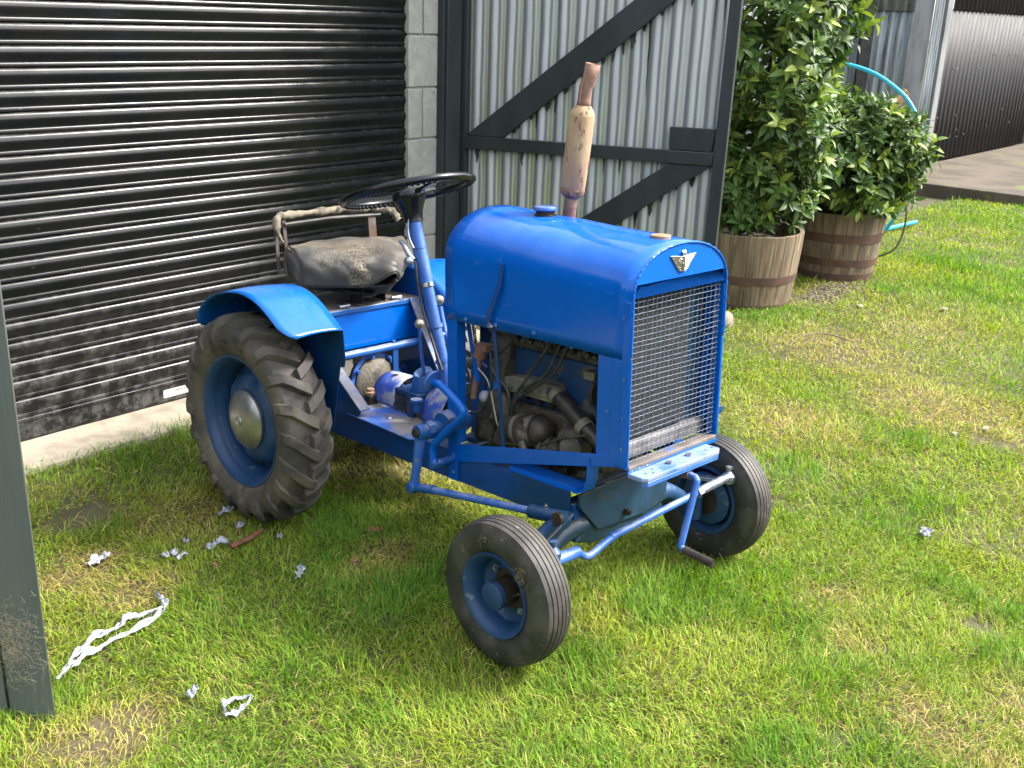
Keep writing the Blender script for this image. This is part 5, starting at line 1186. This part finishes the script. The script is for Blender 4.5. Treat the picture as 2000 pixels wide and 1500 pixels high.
for k in range(7):
    mb = MB(); mb.nut((.805 + .05 * k, -.112, .466), (0, -1, 0), .009, .008); part("bolt", mb, 'greasy', eng)
# dynamo with domed end and strap
mb = MB(); mb.tube([(.825, -.165, .374), (.955, -.170, .398)], .047, 28); dy = part("dynamo", mb, 'dynamo', eng, smooth=40)
mb = MB(); mb.tube([(.952, -.170, .398), (.960, -.170, .3995)], .050, 28); mb.lathe([(.047, 0), (.044, .016), (.034, .031), (.020, .039), (.001, .042)], (.960, -.170, .3995), (.98, -.03, .18), 26); part("end_dome", mb, 'greasy', dy, smooth=50)
mb = MB(); mb.tube([(.872, -.167, .383), (.886, -.167, .3855)], .0485, 28); part("strap", mb, 'alum', dy, smooth=40)
mb = MB(); mb.tube([(.920, -.205, .415), (.922, -.214, .445)], .005, 8); mb.tube([(.914, -.206, .412), (.945, -.208, .405)], .010, 8); mb.tube([(.925, -.213, .37), (.94, -.216, .345)], .012, 8); part("terminal", mb, 'cast', dy, smooth=40)
# timing / pump castings low at the front
mb = MB(); mb.lathe([(.001, .05), (.03, .048), (.036, .03), (.045, .02), (.052, 0), (.055, -.03), (.04, -.05)], (1.08, -.16, .385), (.5, -.8, .15), 24); part("pump_housing", mb, 'cast', eng, smooth=40)
mb = MB(); mb.tube([(.97, -.175, .352), (1.06, -.17, .37)], .030, 18); mb.tube([(.985, -.175, .354), (.995, -.175, .356)], .036, 18); mb.tube([(1.01, -.175, .359), (1.02, -.175, .361)], .036, 18); part("drive_coupling", mb, 'cast', eng, smooth=40)
mb = MB(); mb.tube(crom([(1.0, -.205, .375), (1.08, -.205, .415), (1.16, -.19, .44)], 5), .004, 8); part("oil_pipe", mb, 'cable', eng)
mb = MB()
for k in range(9):
    x = .84 + .036 * k + .008 * rnd.random(); y = -.135 - .02 * rnd.random(); z = .262 + .03 * rnd.random(); w_, h_2 = .016 + .012 * rnd.random(), .016 + .016 * rnd.random()
    mb.prism([(x - w_, y, z - h_2), (x + w_, y, z - h_2 * .6), (x + w_ * .8, y, z + h_2), (x - w_ * .6, y, z + h_2 * .8)], (.004, .05, 0))
part("sump_casting", mb, 'cast', eng, bevel=.004)['kind'] = 'stuff'
# fan pulley at the front of the block
mb = MB(); mb.tube([(1.135, -.02, .56), (1.150, -.02, .56)], .075, 28); mb.tube([(1.130, -.112, .545), (1.142, -.112, .545)], .045, 24); part("fan_pulley", mb, 'greasy', eng, smooth=40)
mb = MB(); mb.box((1.085, -.13, .575), (1.125, -.10, .600)); part("fan_bracket", mb, 'alum', eng, bevel=0.003)
# bell housing, starter, upper casting at the rear of the block
mb = MB(); mb.prism([(.645, -.15, .295), (.655, -.15, .385), (.680, -.15, .440), (.735, -.15, .475), (.785, -.15, .470), (.800, -.15, .40), (.800, -.15, .295)], (0, .27, 0)); bh = part("bell_housing", mb, 'cast', eng, bevel=0.014)
mb = MB(); mb.bar((.725, -.153, .30), (.765, -.153, .40), .012, .012, (0, 1, 0)); part("rib", mb, 'cast', bh, bevel=0.003)
mb = MB(); mb.sphere((.708, -.155, .448), .019, 6); part("rag_end", mb, 'plastic_grey', bh, smooth=60)
mb = MB(); mb.tube([(.700, -.05, .60), (.79, -.05, .60)], .078, 24); mb.tube([(.74, -.09, .535), (.79, -.09, .535)], .062, 22); mb.tube([(.69, -.1, .655), (.80, -.12, .668)], .020, 14); part("upper_casting", mb, 'cast', eng, smooth=40)
mb = MB(); mb.tube(crom([(.705, -.17, .60), (.690, -.17, .52), (.672, -.17, .44)], 4), .0105, 12); mb.tube([(.700, -.17, .575), (.712, -.168, .612)], .021, 12); mb.box((.695, -.185, .600), (.745, -.150, .6185)); part("clutch_rod", mb, 'rust_pipe', eng, smooth=40)
mb = MB(); mb.prism([(.585, -.10, .28), (.64, -.10, .28), (.655, -.10, .52), (.60, -.10, .545), (.585, -.10, .5)], (0, .012, 0)); part("bulkhead_plate", mb, 'blue_dark', eng, bevel=0.002)
mb = MB(); mb.box((.612, -.085, .300), (.616, .160, .685)); part("bulkhead", mb, 'blue_dark', eng)
mb = MB(); mb.box((.70, .165, .30), (1.20, .169, .62)); part("side_cover", mb, 'blue_dark', eng)
mb = MB(); mb.tube([(.59, -.13, .535), (.64, -.13, .545)], .011, 10); part("rod_stub", mb, 'alum', eng, smooth=40)
mb = MB(); mb.bar((.665, -.185, .685), (.705, -.180, .50), .004, .016, (1, 0, 0)); part("tie_strip", mb, 'blue', eng)
mb = MB(); mb.box((.60, -.15, .28), (.66, .15, .295)); part("engine_mount", mb, 'blue_dark', eng)
def cable(name, pts, r, mat='cable'): m_ = MB(); m_.tube(crom(pts, 7), r, 8); part(name, m_, mat, eng, smooth=60)
cable("plug_lead", [(.985, -.160, .672), (.978, -.172, .648), (.937, -.178, .586), (.867, -.182, .488), (.840, -.180, .415)], .0048)
cable("plug_lead", [(1.028, -.160, .676), (1.020, -.172, .648), (.987, -.178, .581), (.898, -.184, .510), (.850, -.182, .462), (.842, -.18, .41)], .0048)
cable("plug_lead", [(1.056, -.160, .678), (1.048, -.172, .650), (1.017, -.178, .587), (.939, -.186, .526), (.872, -.186, .478), (.852, -.182, .41)], .0048)
cable("black_cable", [(.842, -.165, .672), (.832, -.172, .640), (.768, -.178, .575), (.776, -.178, .54), (.83, -.178, .500), (.842, -.178, .44)], .0048)
cable("black_cable", [(.755, -.175, .60), (.765, -.18, .51), (.742, -.182, .44), (.70, -.185, .402), (.62, -.19, .39)], .0042)
cable("black_cable", [(.590, -.17, .61), (.63, -.172, .55), (.675, -.172, .47)], .0038)
cable("black_cable", [(.60, -.11, .68), (.63, -.12, .60), (.655, -.13, .50)], .005)
cable("tan_wire", [(.690, -.212, .700), (.705, -.19, .66), (.672, -.178, .585), (.70, -.178, .545), (.752, -.18, .505), (.79, -.185, .40), (.822, -.185, .335)], .0026, 'wire_tan')
cable("pale_wire", [(.700, -.212, .705), (.686, -.2125, .70), (.684, -.2125, .692)], .003, 'plastic_white')
# exhaust stack
e0, e1 = Vector((.818, .08, .985)), Vector((.884, .08, 1.43)); ed = (e1 - e0).normalized()
def ept(z): return e0 + (e1 - e0) * ((z - e0.z) / (e1.z - e0.z))
ex = bpy.data.objects.new("exhaust_stack", None); COL.objects.link(ex); ex.parent = TR; ex.empty_display_size = .1
mb = MB(); mb.tube([ept(.96), ept(1.075)], .0195, 18); part("exhaust_pipe", mb, 'rust_pipe', ex, smooth=40)
mb = MB(); c0 = ept(1.048); mb.lathe([(.0352, .031), (.0366, .034), (.0372, .11), (.0372, .233), (.0362, .238)], c0, ed, 36); part("silencer", mb, 'rust', ex, smooth=40)
mb = MB(); mb.lathe([(.020, 0), (.028, .005), (.0335, .012), (.0362, .020), (.0368, .027), (.0352, .0315)], c0, ed, 36); part("lower_end_cap", mb, 'rust_cap', ex, smooth=50)
mb = MB(); mb.lathe([(.0362, .2385), (.0355, .243), (.032, .252), (.026, .261), (.021, .268)], c0, ed, 36); part("upper_end_cap", mb, 'rust', ex, smooth=50)
t0 = c0 + ed * .262; mb = MB(); bend = [t0, t0 + ed * .02, t0 + ed * .055 + Vector((-.001, 0, 0)), t0 + ed * .068 + Vector((.004, .002, 0)), t0 + ed * .09 + Vector((.008, .004, 0)), t0 + ed * .120 + Vector((.010, .006, .0))]
mb.tube(bend, [.0215, .0195, .0195, .0205, .0212, .0218], 20, caps=False); part("tail_pipe", mb, 'rust_pipe', ex, smooth=60, solid=0.002)
mb = MB(); mb.tube([t0 + ed * .01 + Vector((.001, -.020, 0)), t0 + ed * .055 + Vector((.000, -.0195, 0)), t0 + ed * .118 + Vector((.010, -.0155, 0))], .0018, 6); part("seam", mb, 'rust', ex)

# ====================================================================== litter on the lawn
def scrap(label, pts, w, seed, mat='plastic_white', cat="plastic scrap", lift=.022, name="plastic_scrap", group="torn plastic scraps on the lawn"):
    """a torn, crumpled strip of plastic film lying on the grass; pts are ground points"""
    r = random.Random(seed); mb = MB()
    for path in pts:
        P = crom([(x, y, gz(x, y) + lift + r.uniform(-.002, .006)) for x, y in path], 7); n = len(P); m = 5; vs = []
        for i, p in enumerate(P):
            t = (P[min(i + 1, n - 1)] - P[max(i - 1, 0)]).normalized(); s = t.cross(Vector((0, 0, 1))).normalized()
            ww = 1.35 * w * (.35 + .65 * math.sin(math.pi * min(1, max(0, (i + .6) / n)))) * (1 + .35 * math.sin(i * .9 + seed) + r.uniform(-.12, .12))
            ph = i * .33 + seed
            for j in range(m + 1):
                u = j / m - .5
                vs.append(p + s * (u * ww + r.gauss(0, .0006)) + Vector((0, 0, .35 * ww * u * math.sin(ph) + .0045 * math.sin(u * 8 + i * .8) + r.gauss(0, .0018))))
        mb.add(vs, [(i * (m + 1) + j, (i + 1) * (m + 1) + j, (i + 1) * (m + 1) + j + 1, i * (m + 1) + j + 1) for i in range(n - 1) for j in range(m)])
    o = build(name, mb, mat, smooth=25, fix=False, solid=.0005)
    return tag(o, label, cat, group)
def gp_(px, py):          # the lawn point that the photograph shows at a given spot, measured beforehand
    return px, py
scrap("long torn white plastic strip curving away from the foot of the dark timber post", [[(1.519, -1.367), (1.50, -1.31), (1.478, -1.26), (1.462, -1.17), (1.455, -1.10), (1.43, -1.02), (1.40, -.985), (1.37, -.975), (1.325, -.968)], [(1.515, -1.358), (1.455, -1.275), (1.415, -1.20), (1.42, -1.14), (1.39, -1.10), (1.405, -1.05), (1.415, -1.0)]], .0165, 1)
scrap("white torn plastic ring lying in the grass nearest the bottom of the picture", [[(1.925, -1.150), (1.893, -1.125), (1.890, -1.095), (1.908, -1.060)], [(1.925, -1.150), (1.935, -1.13), (1.932, -1.10), (1.912, -1.062)]], .0115, 2)
scrap("crumpled grey white plastic scrap left of the others, near the bare soil patch", [[(1.037, -1.020), (1.030, -.985), (1.035, -.965), (1.015, -.945)]], .026, 3)
scrap("white plastic scrap folded in a peak, just left of the brown stick", [[(1.205, -.715), (1.200, -.690), (1.190, -.672)], [(1.192, -.672), (1.205, -.655), (1.225, -.650)]], .022, 4)
scrap("pair of tiny white plastic shreds between the peaked scrap and the grey one", [[(1.165, -.840), (1.150, -.825)], [(1.165, -.815), (1.155, -.790)]], .016, 5)
scrap("small white plastic shred just below the tiny pair", [[(1.205, -.822), (1.200, -.795), (1.187, -.785)]], .016, 6)
scrap("single white plastic strip lying alone between the rear and front wheels", [[(1.535, -.622), (1.518, -.600), (1.500, -.580), (1.478, -.568)]], .020, 7)
scrap("dull grey plastic shred in the grass right beside the rear tyre", [[(1.045, -.565), (1.048, -.535), (1.035, -.505), (1.015, -.488)]], .016, 8, 'plastic_grey')
scrap("tiny grey plastic shred below the rear tyre, left of the brown stick's end", [[(1.165, -.575), (1.16, -.555), (1.15, -.54)]], .014, 9, 'plastic_grey')
scrap("crumpled grey and white plastic scrap alone on the lawn right of the tractor", [[(2.815, 1.070), (2.79, 1.085), (2.80, 1.115), (2.765, 1.120)]], .024, 10, 'plastic_grey')
scrap("pale plastic flake half hidden in the grass left of the white ring", [[(1.808, -1.172), (1.795, -1.155), (1.787, -1.140)]], .018, 11, 'plastic_grey')
for (x, y, l_) in ((1.128, -.742, "tiny white plastic fleck upper left of the peaked scrap"), (1.30, -.51, "tiny white plastic fleck right of the brown stick")):
    scrap(l_, [[(x, y), (x - .012, y + .012)]], .012, int(x * 1000))
def dead_leaf(x, y, s_, seed, label):
    r = random.Random(seed); mb = MB(); n = 14; c = (0, 0, 0); ring = []
    for k in range(n):
        a = 2 * math.pi * k / n; rr = s_ * (.55 + .45 * (k % 2)) * r.uniform(.7, 1.15)
        ring.append((rr * math.cos(a), rr * math.sin(a), r.uniform(0, .5) * s_))
    mid = [(.45 * p[0], .45 * p[1], .15 * s_) for p in ring]
    mb.add([c] + mid + ring, [(0, 1 + k, 1 + (k + 1) % n) for k in range(n)] + [(1 + k, 1 + n + k, 1 + n + (k + 1) % n, 1 + (k + 1) % n) for k in range(n)])
    o = build("dead_leaf", mb, 'leaf_dead', smooth=20, fix=False, solid=.0006); o.location = (x, y, gz(x, y) + .028); tag(o, label, "leaf", "dead leaves on the lawn")
dead_leaf(1.483, -.257, .030, 1, "largest crumpled brown dead leaf, on the grass between the tractor's wheels")
dead_leaf(1.182, -.146, .018, 2, "small brown dead leaf close to the right side of the rear tyre")
dead_leaf(1.588, -.441, .016, 3, "small dark brown dead leaf left of the near front wheel")
dead_leaf(1.32, -.76, .012, 4, "tiny reddish dead leaf below the peaked white scrap")
mb = MB(); P = [(1.262, -.665, gz(1.26, -.66) + .03), (1.262, -.60, gz(1.26, -.6) + .032), (1.247, -.535, gz(1.25, -.53) + .034)]; mb.tube(P, [.008, .009, .0065], 6); tag(build("stick", mb, 'stick', smooth=40), "short reddish brown stick lying on the grass below the rear tyre", "stick")
mb = MB(); P = crom([(1.50, 2.60, .02), (1.50, 2.75, .045), (1.56, 2.90, .04), (1.66, 2.97, .01)], 5); mb.tube(P, .004, 6); tag(build("dry_twig", mb, 'straw', smooth=60), "thin bleached twig curving over the dry grass right of the planters", "twig")
# dried grass caught on the near front tyre
for (ox, oy, oz, n_, sp, l_) in ((1.235, -.532, .172, 34, .016, "clump of dry grass stuck to the shoulder of the near front tyre"), (1.025, -.530, .190, 14, .011, "small tuft of dry grass stuck to the upper left of the near front tyre"), (1.10, -.532, .230, 8, .012, "few dry grass stems stuck to the top of the near front tyre")):
    r = random.Random(n_); mb = MB(); base = TR.matrix_basis if False else (Matrix.Translation(TR.location) @ TR.rotation_euler.to_matrix().to_4x4())
    for k in range(n_):
        p = Vector((ox + r.gauss(0, sp * .7), oy - abs(r.gauss(0, .004)), oz + r.gauss(0, sp))); d = Vector((r.gauss(0, 1), -abs(r.gauss(0, .25)), r.gauss(0, 1))).normalized() * r.uniform(.4, 1.2) * sp
        q = p + d; w_ = q + Vector((r.gauss(0, .4), -abs(r.gauss(0, .2)), r.gauss(0, .4))) * sp
        mb.tube([base @ p, base @ q, base @ w_], [.0006, .0005, .0002], 3, caps=False)
    o = build("dry_grass_tuft", mb, 'straw', fix=False); o['kind'] = 'stuff'; o['label'] = l_

# ====================================================================== grass
def grass():
    rs = np.random.RandomState(12)
    cx, cy = CAM.x, CAM.y
    xs = []; ys = []
    def scatter(x0, x1, y0, y1, dens, dmin, dmax):
        n = int((x1 - x0) * (y1 - y0) * dens); x = rs.uniform(x0, x1, n); y = rs.uniform(y0, y1, n); d = np.hypot(x - cx, y - cy)
        # keep what the view, or a view from a step aside, can show
        vx, vy = x - cx, y - cy; f = fwd.to_2d().normalized(); dep = vx * f.x + vy * f.y; lat = np.abs(-vx * f.y + vy * f.x)
        k = (d >= dmin) & (d < dmax) & (lat < 0.62 * dep + 0.9) & (dep > 0)
        xs.append(x[k]); ys.append(y[k])
    scatter(0.0, 5.0, -3.2, 3.2, 27000, 0, 3.6)
    scatter(-0.2, 6.5, -3.2, 5.0, 12500, 3.6, 5.4)
    scatter(-1.0, 8.5, -1.0, 9.0, 6500, 5.4, 8.5)
    scatter(-1.2, 11.0, 2.0, 9.0, 2800, 8.5, 13)
    x = np.concatenate(xs); y = np.concatenate(ys)
    keep = np.ones(len(x), bool)
    ae = 0.27 + 0.05 * np.sin(2.1 * y + .6) + 0.06 * (vnoise(y, y * 0, 5) - .5) - 0.12 * (y + .5) * ((y > -1.6) & (y < 0.2))
    keep &= x > ae - .01 - .05 * rs.rand(len(x)) ** 3
    keep &= ~((y > 8.90) & (x > -0.9))
    for (tx, ty, r) in ((TUB1[0], TUB1[1], .285), (TUB2[0], TUB2[1], .27)): keep &= (x - tx) ** 2 + (y - ty) ** 2 > r * r
    # named worn places, from the photograph: (x, y, rx, ry, strength of wear, dryness)
    worn = np.zeros(len(x)); dry = np.zeros(len(x))
    jx = x + .10 * (fbm(x, y, 6, 11) - .5); jy = y + .10 * (fbm(x, y, 6, 12) - .5)
    for (px, py, rx, ry, w, d) in ((.70, -.86, .13, .17, 1.0, .3), (1.04, 4.0, .15, .45, .97, .4), (1.66, 2.95, .34, .42, .10, .75), (2.42, 2.45, .50, .36, .06, .8), (2.05, 1.75, .36, .26, .04, .6), (1.75, 3.7, .4, .6, .06, .45),
                                (1.775, -1.386, .10, .16, .72, 1.0), (3.058, -.168, .035, .055, .98, .5), (3.25, .06, .22, .13, .35, .8), (2.90, .30, .1, .1, .3, .6), (2.69, 2.19, .10, .08, .8, .7), (1.03, -1.05, .12, .16, .35, .85), (1.62, -.35, .10, .15, .25, .75), (1.1, .25, .35, .3, .2, .6), (3.15, .62, .06, .06, .9, .4), (.95, -.60, .2, .2, .2, .6), (1.25, -.98, .13, .12, .25, .8), (2.75, .45, .1, .12, .35, .6), (3.45, .35, .2, .2, .4, .7)):
        e = np.exp(-(((jx - px) / rx) ** 2 + ((jy - py) / ry) ** 2) ** 1.5)
        worn = np.maximum(worn, w * e); dry = np.maximum(dry, d * e)
    n1 = fbm(x, y, 1.7, 21); n2 = fbm(x, y, 6.0, 22); n3 = vnoise(x, y, 22, 23)
    worn = np.clip(worn + .5 * np.clip(n2 - .64, 0, 1), 0, 1)
    dry = np.clip(dry * (.55 + .9 * n3) + .7 * np.clip(n1 * .5 + n2 * .5 - .58, 0, 1), 0, 1)
    keep &= rs.rand(len(x)) > worn
    x, y, worn, dry, n1, n2, n3 = [a[keep] for a in (x, y, worn, dry, n1, n2, n3)]
    n = len(x); dist = np.hypot(x - cx, y - cy)
    tuft = np.clip((fbm(x, y, 3.6, 31) - .52) * 4, 0, 1)
    for (px, py, r, s) in ((.42, -.50, .20, 1), (.30, -.20, .16, 1), (2.50, .42, .14, .8), (2.78, .30, .22, .9), (2.95, .05, .2, .8), (2.55, 1.2, .25, .6), (1.05, 3.05, .2, 1), (1.12, 3.4, .14, 1), (1.75, 4.8, .5, .8), (1.2, 5.8, .5, .9), (1.55, -1.50, .12, 1), (2.3, .10, .12, .9), (1.58, -.95, .18, .5), (2.2, 4.2, .5, .6), (.95, 7.6, .7, .8)):
        tuft = np.maximum(tuft, s * np.exp(-(((x - px) ** 2 + (y - py) ** 2) / (r * r))))
    straw = rs.rand(n) < (.085 + .60 * dry)
    ln = (.022 + .030 * rs.rand(n) ** 1.3 + .040 * tuft * rs.rand(n) + .010 * (n2 - .5)) * (1 - .25 * dry)
    ln = np.where(straw, ln * 1.15, ln)
    ln = ln * np.where(rs.rand(n) < .03, 1.5, 1.0)
    lean = np.clip(rs.normal(1.12, .32, n) - .38 * tuft, .15, 1.50); lean = np.where(straw, np.clip(rs.normal(1.32, .16, n), .7, 1.54), lean)
    flow = 2 * math.pi * fbm(x, y, 2.2, 41) * 2
    az = np.where(rs.rand(n) < .45, flow + rs.normal(0, .7, n), rs.rand(n) * 2 * math.pi)
    w = (.0008 + .0008 * rs.rand(n)) * (1 + np.clip(dist - 3.2, 0, 9) * .22)
    w = np.where(straw, w * .8, w)
    z = ground_z(x, y)
    d1 = lean * .72; d2 = lean * 1.16
    ca, sa = np.cos(az), np.sin(az)
    mx = x + ca * np.sin(d1) * ln * .5; my = y + sa * np.sin(d1) * ln * .5; mz = z + np.cos(d1) * ln * .5
    tx = mx + ca * np.sin(np.minimum(d2, 1.9)) * ln * .5; ty = my + sa * np.sin(np.minimum(d2, 1.9)) * ln * .5; tz = np.maximum(mz + np.cos(np.minimum(d2, 1.9)) * ln * .5, z + .004)
    tw = az + math.pi / 2 + rs.normal(0, .5, n); px, py = np.cos(tw), np.sin(tw)
    V = np.empty((n, 5, 3), np.float32)
    V[:, 0] = np.c_[x - px * w * .8, y - py * w * .8, z - .004]; V[:, 1] = np.c_[x + px * w * .8, y + py * w * .8, z - .004]
    V[:, 2] = np.c_[mx - px * w, my - py * w, mz]; V[:, 3] = np.c_[mx + px * w, my + py * w, mz + w * .3]; V[:, 4] = np.c_[tx, ty, tz]
    g0 = np.array([.140, .250, .020]); g1 = np.array([.30, .36, .032]); g2 = np.array([.100, .240, .026]); st = np.array([.56, .47, .17]); st2 = np.array([.36, .27, .09])
    a = np.clip(n1 * 1.6 - .4 + rs.normal(0, .22, n), 0, 1)[:, None]; b = np.clip(tuft * .75 + rs.normal(0, .2, n), 0, 1)[:, None]
    c = g0 * (1 - a) + g1 * a; c = c * (1 - b) + g2 * b
    c = c * (1 - .5 * dry[:, None]) + np.array([.40, .34, .06]) * .5 * dry[:, None]
    sc = st * (1 - n3[:, None]) + st2 * n3[:, None]
    c = np.where(straw[:, None], sc, c) * np.where(rs.rand(n) < .22, rs.uniform(.35, .7, n), rs.uniform(.8, 1.3, n))[:, None]
    C4 = np.ones((n, 5, 4), np.float32); C4[:, :, :3] = c[:, None, :]
    C4[:, 0:2, :3] *= np.array([1.05, .92, .9]); C4[:, 4, :3] *= 1.08
    me = bpy.data.meshes.new("grass"); me.vertices.add(n * 5); me.vertices.foreach_set("co", V.ravel())
    base = (np.arange(n) * 5)[:, None]
    loops = np.concatenate([base + 0, base + 1, base + 3, base + 2, base + 2, base + 3, base + 4], 1).ravel().astype(np.int32)
    me.loops.add(n * 7); me.loops.foreach_set("vertex_index", loops)
    starts = (np.arange(n) * 7)[:, None] + np.array([[0, 4]]); me.polygons.add(n * 2)
    me.polygons.foreach_set("loop_start", starts.ravel().astype(np.int32))
    me.update(calc_edges=True); me.validate()
    at = me.attributes.new("tint", 'FLOAT_COLOR', 'POINT'); at.data.foreach_set("color", C4.ravel())
    me.materials.append(MT['grass']); me.shade_smooth()
    o = bpy.data.objects.new("grass", me); COL.objects.link(o); stuff(o)
    print("grass blades", n)
    # flat clover and moss leaves between the blades
    m = 26000; x = rs.uniform(.3, 4.2, m); y = rs.uniform(-1.8, 3.2, m); d = np.hypot(x - cx, y - cy)
    k = (fbm(x, y, 2.6, 51) > .52) & (d < 4.6) & (x > .45); x, y = x[k], y[k]; n = len(x); z = ground_z(x, y) + .008 + .016 * rs.rand(n)
    V = np.empty((n, 5, 3), np.float32); s = .0035 + .0045 * rs.rand(n); a0 = rs.rand(n) * 6.3
    V[:, 0] = np.c_[x, y, z - .002]
    for q in range(4):
        V[:, q + 1] = np.c_[x + s * np.cos(a0 + q * 1.57), y + s * np.sin(a0 + q * 1.57), z + .004 * rs.normal(0, 1, n) * .5]
    F = (np.arange(n) * 5)[:, None, None] + np.array([[0, 1, 2], [0, 2, 3], [0, 3, 4], [0, 4, 1]])[None]
    me = bpy.data.meshes.new("clover"); me.from_pydata(V.reshape(-1, 3).tolist(), [], F.reshape(-1, 3).tolist()); me.materials.append(MT['grass'])
    c = np.array([.13, .23, .025]) * rs.uniform(.6, 1.4, n)[:, None]; C4 = np.ones((n, 5, 4), np.float32); C4[:, :, :3] = c[:, None]
    at = me.attributes.new("tint", 'FLOAT_COLOR', 'POINT'); at.data.foreach_set("color", C4.ravel())
    o = bpy.data.objects.new("clover", me); COL.objects.link(o); stuff(o)
grass()

# anything a copy left without the parent's visibility is fine as it is; finish by naming the camera and lights plainly
S.cycles.max_bounces = 8
